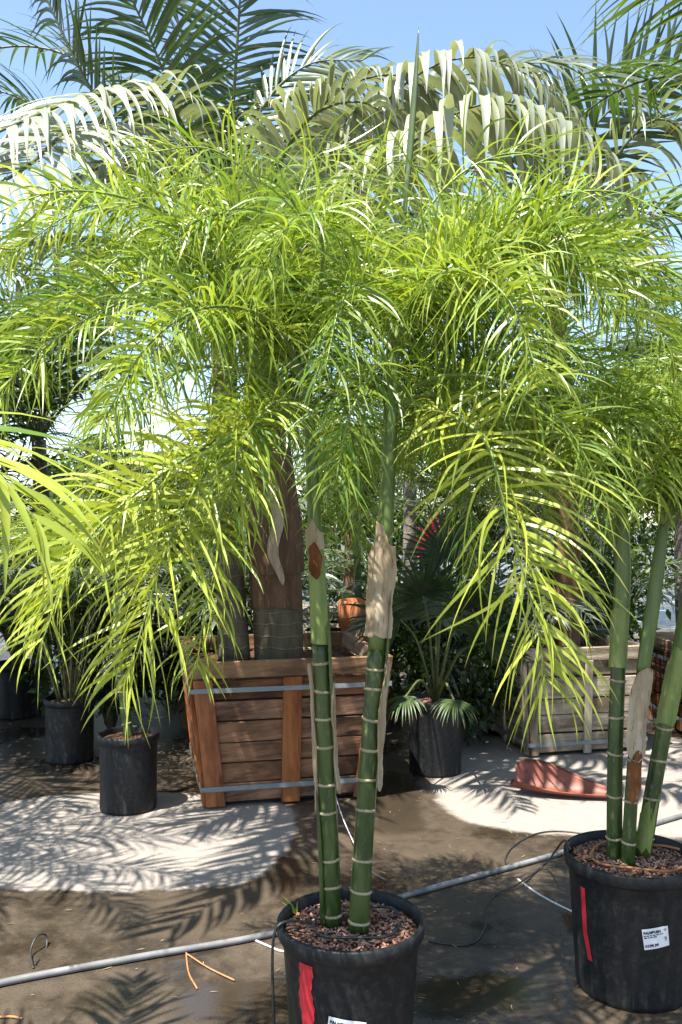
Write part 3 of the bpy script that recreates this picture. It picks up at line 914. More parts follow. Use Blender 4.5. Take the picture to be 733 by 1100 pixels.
# airy upright fronds with few, long leaflets
WS = dict(n=46, L=.30, W=.0095, droop=1.3, plum=75)
FR([bl, (300, 280, 2.6), (275, 200, 2.55), (225, 160, 2.5), (150, 165, 2.45)], .8, **WS)
FR([bl, (318, 270, 2.7), (325, 195, 2.8), (355, 160, 2.9), (405, 170, 3.0)], .75, **WS)
FR([bl, (255, 300, 2.5), (165, 225, 2.4), (70, 205, 2.3), (-20, 235, 2.2)], .85, **WS)
FR([br, (440, 270, 2.65), (480, 200, 2.65), (545, 165, 2.65), (620, 180, 2.65)], .8, **WS)
FR([br, (470, 290, 2.55), (560, 225, 2.5), (650, 205, 2.45), (735, 235, 2.4)], .8, **WS)
FR([br, (405, 280, 2.75), (395, 210, 2.85), (420, 175, 3.0), (470, 185, 3.1)], .75, **WS)
FR([bl, (230, 330, 2.8), (150, 260, 2.95), (70, 240, 3.1), (0, 275, 3.2)], .7, **WS)
# low fronds spreading left
FR([bl2, (270, 455, 2.45), (180, 505, 2.25), (90, 585, 2.12), (45, 690, 2.05)], .95, n=66, L=.32, W=.0125, plum=50, s0=.22, ind=True)
FR([bl2, (285, 462, 2.5), (240, 545, 2.32), (222, 640, 2.22), (212, 715, 2.18)], .9, n=56, L=.26, W=.0115, plum=50, s0=.25)
# more fronds all round both crowns
for bi, (b_, seed) in enumerate(((P(*bl), 3), (P(*br), 5))):
    rg_ = random.Random(seed)
    for k in range(6):
        az = k * 60 + rg_.uniform(-15, 15)
        if 125 < az < 235:
            continue
        frond(rng, PALM, arc(b_ - Vector((0, 0, .02)), az, rg_.choice((60, 48, 36)), rg_.uniform(.95, 1.25), rg_.uniform(-70, -40), 9, 1.15, rg_.uniform(-25, 25)), .25, .0090, 105,
              plum=80, vee=24, droop=1.9, tint=rg_.uniform(.1, .5), org=org, K=8, curl=.28, ang=(82, 45))
# unopened spear leaf
tube('spear_leaf', [P(425, 375, 2.63), P(433, 250, 2.65), P(444, 120, 2.68), P(450, 28, 2.7)], [.012, .008, .007, .012, .011, .001], 'culm', PALM, org, 8, 40, .45)
tube('spear_leaf', [P(328, 408, 2.63), P(322, 330, 2.65), P(315, 270, 2.66)], [.016, .011, .003], 'shaft', PALM, org, 8, 24)

# =================================================================== RIGHT POT AND PALM
RP = P(678, 922, 3.06); RP.z = 0
RRT, RRB, RH = 0.228, 0.185, 0.455
right_pot = nursery_pot('nursery_pot', RP, RRT, RRB, RH, 'round black nursery pot at right, holding the three-stemmed palm', seed=2)
prr = lambda z: pot_r(z, RRB, RRT - .014, RH)
tor = math.atan2(-RP.y, -RP.x)
a1 = tor - R(47)
st = pot_patch('paint_stripe', [(a1 - .055 + .10 * max(0, .22 - z) / .2 * 2, a1 + .05 + .10 * max(0, .22 - z) / .2 * 2, z) for z in np.linspace(.13, .37, 14)], prr, .0025, 'red', right_pot)
tag(st, 'short red paint drip on the pot')
pot_label(right_pot, RRB, RRT, RH, tor + R(22), .255, .085, .068, R(9), 'PALMBUSH', '$199.99', '15')

PALM2 = empty('feathery_palm', P(676, 922, 3.05), 'leaning three-stemmed palm with drooping feathery fronds in the right pot', 'palm', 'feathery palms')
org2 = PALM2.location
stems2 = [([P(660, 925, 3.06), P(661, 810, 3.06), P(665, 700, 3.07), P(669, 620, 3.08), P(668, 545, 3.09)], .60, .026),
          ([P(674, 930, 3.01), P(681, 820, 3.01), P(691, 720, 3.02), P(703, 640, 3.03), P(713, 560, 3.04)], .55, .022),
          ([P(690, 922, 3.08), P(705, 830, 3.07), P(722, 740, 3.06), P(738, 660, 3.05), P(750, 575, 3.05)], .62, .027)]
for i, (pts, sf, r) in enumerate(stems2):
    c_, r_ = culm(PALM2, pts, [r * 1.05, r, r * .97], [.08, .19, .30, .40, .50], sf, [r, r * 1.1, r * 1.05, r * .8], org2)
    ar = np.concatenate([r_, np.full(60 - len(r_), r)])
    if i == 0:
        wrap_sheet(PALM2, c_, 32, 44, ar, R(160), R(380), 'culm_pale', 'leaf_sheath', .2, 21)
    if i == 1:
        o = wrap_sheet(PALM2, c_, 18, 34, ar, R(180), R(360), 'paper', 'dry_sheath', .4, 22, .004, oval=True, lumpy=.002); tag(o, 'tan dry sheath with a dark split')
        o = wrap_sheet(PALM2, c_, 11, 20, ar, R(225), R(310), 'scar', 'scar_patch', .3, 23, .006, oval=True)
    if i == 2:
        wrap_sheet(PALM2, c_, 1, 13, ar, R(190), R(290), 'culm_pale', 'leaf_sheath', .5, 24)
        wrap_sheet(PALM2, c_, 24, 40, ar, R(170), R(350), 'culm_pale', 'leaf_sheath', .3, 25)
    top = pts[-1]
    for k in range(7):
        az = k * 360 / 7 + i * 23 + random.Random(i * 10 + k).uniform(-14, 14)
        frond(rng, PALM2, arc(top - Vector((0, 0, .03)), az, 74, 1.0 + .12 * math.sin(k * 3 + i), -58, 9, 1.15), .28, .0115, 110, plum=70, vee=22, droop=2.5, tint=.35 + .12 * ((k + i) % 3), org=org2, K=8, curl=.28, ang=(82, 45),
              individual=(i == 0 and k == 5))
    tube('spear_leaf', [top - Vector((0, 0, .02)), top + Vector((.02, 0, .25)), top + Vector((.05, .01, .5))], [.014, .010, .002], 'shaft', PALM2, org2, 8, 20)

# =================================================================== CRATES
c1 = crate('tree_crate', (-.395, 5.50, 0), R(13), 1.12, .93, .83, 'large reddish wooden crate with two grey straps behind the front palm', 6, 'wood_red', 'wood_box', 'wood_rail', (0.0,), 5, (.14, .81), .105, .0)
c2 = crate('tree_crate', (1.60, 6.50, 0), R(12), .90, .82, .74, 'pale weathered wooden crate behind the right pot', 5, 'wood_pale', 'wood_pale', 'wood_pale', (0.0,), 9, (.12,), .055, 0)
c3 = crate('tree_crate', (2.95, 6.75, 0), R(4), .95, .85, .70, 'brown wooden crate at the right edge of the picture', 5, 'wood_box', 'wood_box', 'wood_rail', (0.0,), 12, (.2, .8), .07, 0)

# broad-leaved palms growing in the crates
def trunk(root, pts, rad, mat, name='trunk', n=40, seg=16, lump=0.0):
    c = spline(pts, n) - np.array(tuple(root.location))
    rr = np.interp(np.linspace(0, 1, n), np.linspace(0, 1, len(rad)), rad)
    if lump:
        rr = rr * (1 + lump * np.sin(np.arange(n) * 1.9))
    v, f = tube_arrays(c, rr, seg)
    return mesh_obj(name, v, f, mat, root), c, rr
def KF(root, pts, L=.5, W=.04, n=34, tint=.3, droop=1.0, ind=False, vee=15, ang=(70, 35), mat='king', **kw):
    return frond(rng, root, pts, L, W, n, mat, 'rachis_dark', s0=.22, ang=ang, vee=vee, droop=droop, tint=tint, K=8, cols=3, r0=kw.pop('r0', .02), individual=ind, org=root.location, curl=.05, roll=10, **kw)
PX = lambda L_: [P(*q) for q in L_]

KA = empty('crate_palm', P(300, 700, 5.45), 'thick brown-sheathed palm growing in the red crate, arching fronds high behind', 'palm', 'broad palms behind')
_, cA, rA = trunk(KA, [P(300, 712, 5.45), P(298, 640, 5.45), P(293, 560, 5.45), P(284, 470, 5.43), P(275, 340, 5.4)], [.15, .155, .155, .13, .10, .075], 'trunk_green')
wrap_sheet(KA, cA, 6, 28, rA, R(100), R(330), 'fibre', 'leaf_base', .15, 31, .012, .01)
wrap_sheet(KA, cA, 10, 30, rA, R(240), R(430), 'fibre', 'leaf_base', .15, 32, .024, .012)
o = wrap_sheet(KA, cA, 9, 22, rA, R(268), R(288), 'paper', 'dry_sheath', .5, 33, .036, oval=True)
kb = (275, 345, 5.4)
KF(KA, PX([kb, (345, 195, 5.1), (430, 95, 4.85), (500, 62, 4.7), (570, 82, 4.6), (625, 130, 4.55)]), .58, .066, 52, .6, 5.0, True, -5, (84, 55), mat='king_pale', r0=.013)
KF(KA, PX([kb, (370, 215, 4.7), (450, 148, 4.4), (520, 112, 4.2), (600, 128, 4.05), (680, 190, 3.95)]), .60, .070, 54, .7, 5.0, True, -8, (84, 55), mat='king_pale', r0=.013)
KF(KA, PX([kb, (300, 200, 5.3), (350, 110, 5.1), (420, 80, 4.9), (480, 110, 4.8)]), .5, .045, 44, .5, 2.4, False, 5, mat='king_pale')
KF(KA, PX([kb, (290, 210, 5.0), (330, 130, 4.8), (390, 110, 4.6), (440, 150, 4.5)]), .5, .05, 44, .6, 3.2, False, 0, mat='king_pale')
KF(KA, PX([kb, (330, 215, 5.6), (420, 120, 5.5), (520, 75, 5.4), (620, 70, 5.3), (690, 110, 5.2)]), .6, .05, 50, .3, 1.6, False, 10)
KF(KA, PX([kb, (260, 210, 5.2), (280, 120, 5.2), (330, 70, 5.2), (390, 65, 5.2)]), .55, .04, 44, .5, 1.2, False, 10)
KF(KA, PX([kb, (310, 240, 5.9), (380, 180, 6.4), (470, 190, 6.8), (540, 260, 7.0)]), .55, .045, 34, .3, 1.8)
KF(KA, PX([kb, (250, 230, 5.9), (200, 180, 6.4), (120, 190, 6.9), (60, 260, 7.2)]), .55, .045, 34, .3, 1.8)
KF(KA, PX([kb, (300, 260, 5.0), (330, 240, 4.6), (370, 270, 4.3), (400, 340, 4.1)]), .5, .045, 34, .3, 2.0)

KB = empty('crate_palm', P(250, 700, 5.40), 'taller ringed palm in the red crate, dark fronds against the sky', 'palm', 'broad palms behind')
trunk(KB, [P(252, 712, 5.40), P(248, 620, 5.42), P(245, 500, 5.45), P(241, 390, 5.5), P(238, 270, 5.5)], [.10, .085, .075, .075, .08, .065], 'trunk_green')
kc = (238, 275, 5.5)
KF(KB, PX([kc, (249, 135, 5.3), (258, 0, 5.15), (264, -110, 5.1)]), .64, .032, 56, .1, 1.0, True, 10, (72, 45))
KF(KB, PX([kc, (182, 95, 5.0), (142, 0, 4.8), (105, -70, 4.7)]), .64, .034, 56, .12, 1.1, True, 12, (72, 40))
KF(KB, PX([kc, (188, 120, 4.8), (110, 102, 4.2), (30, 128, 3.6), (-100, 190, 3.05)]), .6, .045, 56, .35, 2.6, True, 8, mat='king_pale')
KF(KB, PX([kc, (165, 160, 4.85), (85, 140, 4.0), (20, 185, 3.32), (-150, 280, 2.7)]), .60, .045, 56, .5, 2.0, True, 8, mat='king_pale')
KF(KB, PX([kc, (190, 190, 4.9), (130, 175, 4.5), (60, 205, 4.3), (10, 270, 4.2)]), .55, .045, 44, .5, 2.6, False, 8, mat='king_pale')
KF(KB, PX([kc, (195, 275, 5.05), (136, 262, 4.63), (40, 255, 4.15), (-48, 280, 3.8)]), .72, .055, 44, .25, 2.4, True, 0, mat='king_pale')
KF(KB, PX([kc, (150, 120, 5.8), (60, 55, 6.0), (-30, 60, 6.1), (-100, 120, 6.2)]), .62, .045, 38, .1, 1.2)
KF(KB, PX([kc, (120, 130, 5.2), (60, 20, 5.1), (20, -80, 5.1)]), .62, .036, 50, .1, 1.2, False, 12)
KF(KB, PX([kc, (110, 190, 5.6), (30, 110, 5.7), (-50, 90, 5.8)]), .62, .036, 50, .15, 1.4, False, 12)
KF(KB, PX([kc, (215, 110, 5.6), (190, 20, 5.7), (160, -60, 5.8)]), .6, .045, 36, .1, 1.0)
KF(KB, PX([kc, (290, 190, 5.9), (340, 150, 6.3), (400, 170, 6.7), (450, 240, 7.0)]), .6, .045, 36, .2, 1.6)
KF(KB, PX([kc, (210, 180, 6.2), (170, 160, 6.9), (110, 210, 7.5)]), .6, .045, 34, .2, 1.6)

KC = empty('crate_palm', P(612, 700, 6.5), 'dark palm rising from the pale crate, upright fronds at upper right', 'palm', 'broad palms behind')
trunk(KC, [P(608, 712, 6.5), P(610, 600, 6.5), P(604, 450, 6.5), P(596, 310, 6.5)], [.10, .095, .085, .07], 'fibre')
kd = (596, 312, 6.5)
KF(KC, PX([kd, (600, 210, 6.3), (640, 135, 6.1), (690, 92, 6.0), (745, 55, 5.9)]), .78, .05, 34, .15, .5, True, 8, (60, 40))
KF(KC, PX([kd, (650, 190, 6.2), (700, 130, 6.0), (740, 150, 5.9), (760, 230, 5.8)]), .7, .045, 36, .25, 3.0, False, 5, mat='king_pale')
KF(KC, PX([kd, (560, 200, 6.4), (520, 130, 6.3), (460, 110, 6.2), (400, 150, 6.1)]), .65, .045, 36, .25, 1.8)
KF(KC, PX([kd, (580, 190, 6.8), (590, 110, 7.2), (625, 80, 7.6)]), .65, .045, 34, .15, 1.0)
KF(KC, PX([kd, (660, 250, 6.3), (730, 230, 6.1), (790, 290, 6.0)]), .65, .045, 36, .25, 2.0)
KF(KC, PX([kd, (540, 260, 6.2), (480, 250, 5.9), (430, 310, 5.7)]), .65, .045, 36, .3, 2.0)
KF(KC, PX([kd, (620, 240, 6.0), (650, 240, 5.5), (670, 300, 5.1)]), .6, .045, 36, .3, 2.0)
KF(KC, PX([kd, (560, 240, 7.0), (510, 230, 7.6), (460, 290, 8.0)]), .65, .045, 36, .2, 1.8)

# palm just outside the frame at the right whose frond hangs into the top corner
KDP = Vector((2.05, 3.75, 0))
pd_ = nursery_pot('nursery_pot', KDP, .24, .2, .46, 'black pot of the tall palm beyond the right edge', seed=3, detail=False)
KD = empty('tall_palm', KDP + Vector((0, 0, .42)), 'tall palm beyond the right edge whose frond hangs into the top corner', 'palm', 'broad palms behind')
trunk(KD, [KDP + Vector((0, 0, .40)), KDP + Vector((.03, .02, 1.6)), KDP + Vector((.0, .0, 3.0))], [.09, .07, .06], 'trunk_green')
ke = KDP + Vector((0, 0, 2.95))
KF(KD, [ke] + PX([(880, 80, 3.2), (835, 5, 2.9), (775, -35, 2.7), (700, -35, 2.6)]), .60, .042, 32, .75, 1.2, True, -5, (62, 40))
for az in (20, 75, 130, 190, 330):
    KF(KD, arc(ke, az, 68, 2.0, -25), .55, .042, 34, .25, 1.6)

# palm just outside the frame at the left, its leaf tips reach into the picture
LPp = Vector((-1.32, 1.85, 0))
nursery_pot('nursery_pot', LPp, .21, .17, .42, 'black pot of the near palm beyond the left edge', seed=4, detail=False)
LN = empty('near_palm', LPp + Vector((0, 0, .39)), 'near palm beyond the left edge, broad yellow-green leaf tips reaching in', 'palm', 'feathery palms')
trunk(LN, [LPp + Vector((0, 0, .38)), LPp + Vector((.03, 0, 1.0)), LPp + Vector((.02, 0, 1.45))], [.035, .03, .022], 'culm')
lb = LPp + Vector((.02, 0, 1.42))
frond(rng, LN, [lb] + PX([(-150, 480, 1.72), (-75, 465, 1.64), (-15, 495, 1.58), (40, 560, 1.54)]), .37, .034, 20, 'feather', 'rachis', .2, (60, 25), 0, 10, 1.5, .75, 7, 3, .008, True, LN.location, roll=12)
for az in (0, 190, 250, 310):
    frond(rng, LN, arc(lb, az, 70, .9, -40), .3, .026, 24, 'feather', 'rachis', .2, (60, 25), 0, 10, 1.3, .7, 6, 3, .008, False, LN.location)

# =================================================================== FAN PALM IN THE MIDDLE
FPP = G(469, 832); FPP.y += .08
nursery_pot('nursery_pot', FPP, .185, .165, .46, 'black pot with pale streaks holding the fan palm in the middle', seed=6)  # pale streaks come from the shared pot material
FAN = empty('fan_palm', FPP + Vector((0, 0, .43)), 'dark fan palm with two lit drooping fans in the middle pot', 'palm')
def fan_leaf(root, tip, nseg=26, Rr=.42, face=(0, -.6, .8), tint=.3, spread=250, droop=.5, base=None, ind=False):
    b = np.array(base if base is not None else root.location) ; tip = np.array(tuple(tip))
    mid = (b + tip) / 2 + np.array((0, 0, .12))
    c = spline([b, mid, tip], 20) - np.array(tuple(root.location))
    v, f = tube_arrays(c, np.linspace(.011, .006, 20), 6)
    fr = mesh_obj('frond', v, f, 'rachis_dark', root)
    ax = unit(c[-1] - c[-4]); nn = np.array(face, float); nn = nn - ax * np.dot(nn, ax); nn = unit(nn); sd = np.cross(ax, nn)
    an = np.radians(np.linspace(-spread / 2, spread / 2, nseg))
    d = np.cos(an)[:, None] * ax + np.sin(an)[:, None] * sd
    base_ = np.repeat(c[-1][None], nseg, 0)
    Ls = Rr * (0.75 + .25 * np.cos(an)) * rng.uniform(.9, 1.08, nseg)
    Ws = np.full(nseg, 2.1 * math.pi * Rr * .5 * (spread / 360) / nseg)
    V, A = leaf_strips(rng, base_, d, np.repeat(nn[None], nseg, 0), Ls, Ws, 7, 3, droop, tint, .05, .5, .12)
    if ind:
        for i in range(nseg):
            leaf_object('leaf_segment', V[i:i + 1], A[i:i + 1], 'fan', fr)
    else:
        leaf_object('fan_blade', V, A, 'fan', fr)
fb = FPP + Vector((0, 0, .44))
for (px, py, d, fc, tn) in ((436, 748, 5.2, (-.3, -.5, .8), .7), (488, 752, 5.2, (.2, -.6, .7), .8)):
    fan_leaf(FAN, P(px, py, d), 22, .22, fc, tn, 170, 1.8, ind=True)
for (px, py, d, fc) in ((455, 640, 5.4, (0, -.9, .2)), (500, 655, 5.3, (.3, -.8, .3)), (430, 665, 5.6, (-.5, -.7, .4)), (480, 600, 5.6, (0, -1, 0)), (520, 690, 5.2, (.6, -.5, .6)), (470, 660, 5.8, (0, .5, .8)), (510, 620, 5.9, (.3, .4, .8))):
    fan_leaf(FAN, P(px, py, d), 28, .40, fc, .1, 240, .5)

# =================================================================== OTHER POTS AT THE LEFT
pA = G(68, 822); pA.y += .14
nursery_pot('nursery_pot', pA, .172, .155, .42, 'black pot with thin bare stems behind, left of the crate', seed=7, detail=False)
CL = empty('clump_palm', pA + Vector((0, 0, .39)), 'bushy clump of thin dark stems in the rear left pot', 'palm')
for k in range(12):
    a = k * 2.4; r = .03 + .06 * ((k * 7) % 5) / 5
    b = pA + Vector((r * math.cos(a), r * math.sin(a), .37))
    tube('stem', [b, b + Vector((r * math.cos(a) * 1.5, r * math.sin(a) * 1.5, .3)), b + Vector((r * 4 * math.cos(a), r * 4 * math.sin(a), .7 + .2 * math.sin(k)))], [.007, .006, .003], 'rachis_dark', CL, CL.location, 6, 14)
    frond(rng, CL, arc(b + Vector((r * 2.5 * math.cos(a), r * 2.5 * math.sin(a), .5)), math.degrees(math.pi / 2 - a), 70, .8, -20), .24, .02, 24, 'king', 'rachis_dark', .25, (65, 35), 0, 15, 1.2, .15, 5, 2, .006, False, CL.location)
pB = G(131, 877); pB.y += .15
nursery_pot('nursery_pot', pB, .172, .155, .42, 'black pot nearest the crate on its left, in deep shade', seed=8, detail=False)
BL = empty('feathery_palm', pB + Vector((0, 0, .39)), 'feathery palm rising from the shaded pot left of the crate', 'palm', 'feathery palms')
tB = pB + Vector((-.08, .05, 1.25))
culm(BL, [pB + Vector((0, 0, .38)), pB + Vector((-.05, .02, .8)), tB], [.03, .027, .026], [.1, .2, .3, .4, .5], .68, [.027, .03, .02], BL.location)
for k in range(7):
    frond(rng, BL, arc(tB - Vector((0, 0, .03)), k * 51 + 10, 62 + 12 * (k % 2), .95, -48, 9, 1.2), .28, .013, 80, plum=72, vee=22, droop=2.5, tint=.55, org=BL.location, K=7, curl=.2)
pC = G(8, 775); pC.y += .2
nursery_pot('nursery_pot', pC, .2, .17, .44, 'black pot at the left edge of the picture, farthest back', seed=9, detail=False)
CC = empty('leafy_palm', pC + Vector((0, 0, .41)), 'dark palm with broad leaflets in the pot at the left edge', 'palm')
for k in range(9):
    KF(CC, arc(pC + Vector((0, 0, .40)), k * 40, 78 - 6 * (k % 3), 1.5, 5), .4, .035, 26, .2, 1.2)

# feathery palm behind, right of centre
pE = Vector((.95, 4.75, 0))
# =================================================================== BACKGROUND PALMS (copied)
def feathery_proto():
    root = empty('background_palm', (0, 0, 0), 'x', 'palm', 'feathery palms')
    nursery = None
    culm(root, [Vector((0, 0, -.01)), Vector((.05, .03, .9)), Vector((0, 0, 1.8))], [.034, .03, .028], [.1, .2, .3, .4, .5, .6], .72, [.03, .033, .02], (0, 0, 0))
    rg = random.Random(12)
    for k in range(13):
        frond(rng, root, arc((0, 0, 1.77), k * 360 / 13 + rg.uniform(-12, 12), rg.choice((80, 66, 52)), rg.uniform(1.2, 1.5), rg.uniform(-60, -35), 9, 1.2), .32, .0135, 90, plum=70, vee=20, droop=2.4, tint=.45, org=(0, 0, 0), K=6, curl=.18)
    return root
def proto_palm(name, h, nf, fl, L, W, mat, seed, tr=.075, trm='trunk_grey'):
    root = empty(name, (0, 0, 0), 'x', 'palm', 'palms in the background')
    trunk(root, [Vector((0, 0, -.01)), Vector((.04, .03, h * .5)), Vector((0, 0, h))], [tr * 1.2, tr, tr * .8], trm, n=24, seg=10)
    rg = random.Random(seed)
    for k in range(nf):
        kk = 360 / nf * k + rg.uniform(-10, 10)
        e0 = rg.choice((78, 62, 45))
        frond(rng, root, arc((0, 0, h - .03), kk, e0, fl * rg.uniform(.85, 1.1), e0 - 95), L, W, 34, mat, 'rachis_dark', .18, (68, 35), 25 if mat == 'feather' else 0, 12, 1.6, .25, 5, 2, .016, False, (0, 0, 0), roll=15)
    return root
prA = proto_palm('background_palm', 2.3, 13, 1.9, .55, .035, 'king', 1)
prB = proto_palm('background_palm', 1.2, 14, 1.5, .42, .03, 'king', 2, .10, 'fibre')
prC = proto_palm('background_palm', .55, 14, 1.5, .40, .028, 'king', 3, .09, 'fibre')
prF = feathery_proto()
spots = [(prF, (.10, 7.0), .3, 1.0, 'feathery palm behind the red crate, seen between the two stems'),
         (prF, (1.05, 7.5), 1.9, 1.05, 'feathery palm behind the fan palm'),
         (prF, (2.55, 4.75), 3.1, 1.1, 'feathery palm beyond the right edge, fronds reaching in'),
         (prF, (-2.45, 3.55), 4.4, 1.1, 'feathery palm beyond the left edge, fronds reaching in'),
         (prA, (-2.85, 6.5), 5.2, 1.0, 'palm behind the rear left pots, dark leaves standing in for shade'),  # darker kind picked so its leaf colour imitates shade from the front palms
         (prA, (-2.6, 7.6), 0, 1.0, 'grey-trunked palm standing behind the left pots'),
         (prA, (-3.9, 9.4), 1.3, 1.15, 'taller grey-trunked palm far back at the left'),
         (prA, (3.3, 8.4), 2.2, 1.05, 'palm behind the brown crate at the right edge'),
         (prA, (.75, 9.6), 3.9, 1.0, 'palm far back in the middle, seen between the two stems and the fan palm'),
         (prA, (5.4, 10.6), 5.0, 1.2, 'farthest palm at the right, behind the crates'),
         (prB, (-1.55, 8.3), .4, 1.0, 'short bushy palm behind the crate, left of its trunks'),
         (prB, (1.3, 8.1), 2.6, 1.0, 'short bushy palm behind the pale crate'),
         (prB, (-5.2, 8.6), 4.1, 1.1, 'short bushy palm far out at the left'),
         (prB, (2.4, 10.2), 5.5, 1.15, 'short bushy palm between the two right crates, far back'),
         (prC, (-1.95, 6.5), .9, 1.0, 'low palm spreading behind the left pots'),
         (prC, (.78, 7.0), 3.0, .8, 'low palm behind the fan palm'),
         (prC, (-3.2, 6.4), 4.6, 1.0, 'low palm at the left edge behind the rear pot'),
         (prC, (2.3, 7.9), 2.0, .95, 'low palm just behind the gap between the right crates'),
         (prC, (-.7, 9.2), 1.7, 1.0, 'low palm far behind the red crate'),
         (prA, (-3.6, 5.2), 2.9, 1.1, 'added palm beyond the left edge, darkening the shade'),  # this palm and the next two added beyond the frame to deepen shade
         (prF, (3.3, 4.0), 5.9, 1.15, 'added feathery palm farther beyond the right edge, darkening the shade'),
         (prA, (3.0, 5.6), 4.9, 1.0, 'added palm beyond the right edge, in line with the crates, darkening the shade'),
         (prB, (-3.4, 7.4), 2.2, 1.2, 'short bushy palm far back at the left edge'),  # dark-leaved kind here too, shade put into the leaf colour
         (prC, (1.25, 7.2), 5.6, .9, 'low palm between the fan palm and the pale crate'),
         (prC, (.42, 7.25), 4.2, .75, 'low palm behind the red crate, right of its thick trunk'),
         (prC, (-1.15, 6.9), 2.7, .9, 'low palm just behind the red crate at its left'),
         (prB, (.15, 11.3), 1.1, 1.2, 'short bushy palm farthest back between the two stems'),
         (prB, (-2.4, 10.6), 3.3, 1.2, 'short bushy palm far back between the left trunks'),
         (prC, (-6.5, 11.5), .2, 1.2, 'low palm farthest back at the left')]
seen = set()
for pr_, (x, y), rz, s, lab in spots:
    o = pr_ if pr_.name not in seen else copy_tree(pr_)
    seen.add(pr_.name)
    o.location = (x, y, 0); o.rotation_euler.z = rz; o.scale = (s, s, s)
    o['label'] = lab

# leafy bushes
def bush(loc, rx, ry, h, n, label, seed, leaf=.05, tint=.4, mat='bush', name='leafy_bush', z0=.15):
    rg = np.random.default_rng(seed); rr = random.Random(seed)
    root = empty(name, loc, label, 'bush', 'leafy bushes')
    for k in range(6):
        a = rr.uniform(0, 6.28); q = rr.uniform(.2, .7)
        tube('stem', [Vector((0, 0, -.01)) + Vector(loc), Vector(loc) + Vector((q * rx * .5 * math.cos(a), q * ry * .5 * math.sin(a), h * .4)), Vector(loc) + Vector((q * rx * math.cos(a), q * ry * math.sin(a), h * .8))], [.022, .015, .006], 'bark', root, loc, 6, 12)
    # leaf clumps spread through the volume
    nc = max(14, n // 60)
    cc = unit(rg.normal(0, 1, (nc, 3))) * (rg.uniform(.25, 1, (nc, 1)) ** .5)
    pts = np.repeat(cc, n // nc, 0) + rg.normal(0, .17, (nc * (n // nc), 3))
    N = len(pts)
    pos = pts * np.array((rx, ry, h * .5 * (1 - z0))) + np.array((0, 0, h * (.5 + z0 * .5)))
    pos[:, 2] = np.maximum(pos[:, 2], .06)
    d = unit(pts + rg.normal(0, .8, (N, 3)) + np.array((0, 0, .2)))
    V, A = leaf_strips(rg, pos, d, rg.normal(0, 1, (N, 3)) + np.array((0, 0, .8)), leaf * rg.uniform(1.2, 2.2, N), leaf * rg.uniform(.7, 1.1, N), 3, 2, .5, tint, .1, .2, .25)
    tag(leaf_object('foliage', V, A, mat, root), kind='stuff')
    return root
bl_ = [((.80, 6.35, 0), .50, .35, 1.15, 3600, 'dense dark shrub right behind the fan palm', .035, .0),
       ((-1.75, 6.75, 0), .6, .4, 1.1, 3600, 'dense dark shrub behind the rear left pot', .035, .0),
       ((-.95, 6.75, 0), .45, .35, 1.3, 3000, 'dense dark shrub behind the left of the red crate', .035, .0),
       ((.72, 8.6, 0), .5, .4, .95, 2600, 'small sunlit bush seen beside the right stem, behind the fan palm', .035, .8),
       ((2.05, 7.4, .0), .45, .4, 1.5, 3400, 'leafy bush behind the right palm stems', .04, .6),
       ((-3.4, 13.5, 0), 1.7, 1.2, 2.6, 5000, 'broad dark shrub far back at the left', .09, .3),
       ((.3, 15.5, 0), 2.0, 1.2, 2.3, 5000, 'broad shrub far back behind the red crate', .09, .35),
       ((4.3, 14.5, 0), 2.1, 1.3, 3.0, 5500, 'tall broad shrub far back at the right', .09, .3),
       ((-8.2, 15.0, 0), 2.3, 1.5, 3.2, 5000, 'tall shrub farthest out at the left', .1, .3),
       ((8.8, 16.0, 0), 2.4, 1.5, 3.4, 5000, 'tall shrub farthest out at the right', .1, .3)]
for i, (loc, rx, ry, h, n_, lab, lf, tn) in enumerate(bl_):
    bush(loc, rx, ry, h, n_, lab, 40 + i, lf, tn)

# pink-flowered cordyline far back, terracotta pots, board stack
pk = G(490, 655); 
PK = bush(Vector((1.05, 8.9, 0)), .22, .2, 1.55, 420, 'thin shrub with pink leaves behind the fan palm', 77, .06, .6, 'pink', 'pink_shrub', .8)
def terracotta_pot(loc, r, h, label):
    root = empty('terracotta_pot', loc, label, 'pot', 'terracotta pots')
    lathe('pot_body', [(r * .62, 0), (r * .66, .01), (r * .9, h * .78), (r * .92, h * .8)], 'terracotta', root, 28)
    lathe('rim', [(r * .92, h * .8), (r, h * .8), (r * 1.02, h * .98), (r * .98, h), (r * .9, h), (r * .86, h * .7)], 'terracotta', root, 28, caps=False)
    mound('soil', r * .875, h * .86, .006, root, n=6, seg=20)
terracotta_pot((.19, 6.75, 0), .21, 1.0, 'tall terracotta pot behind the crate, between the two stems')
terracotta_pot((.30, 8.3, 0), .24, .5, 'larger terracotta pot farther back between the two stems')
bs = empty('board_stack', (-.28, 10.4, 0), 'stack of pale boards far back between the trunk and left stem', 'boards')
random.seed(4)
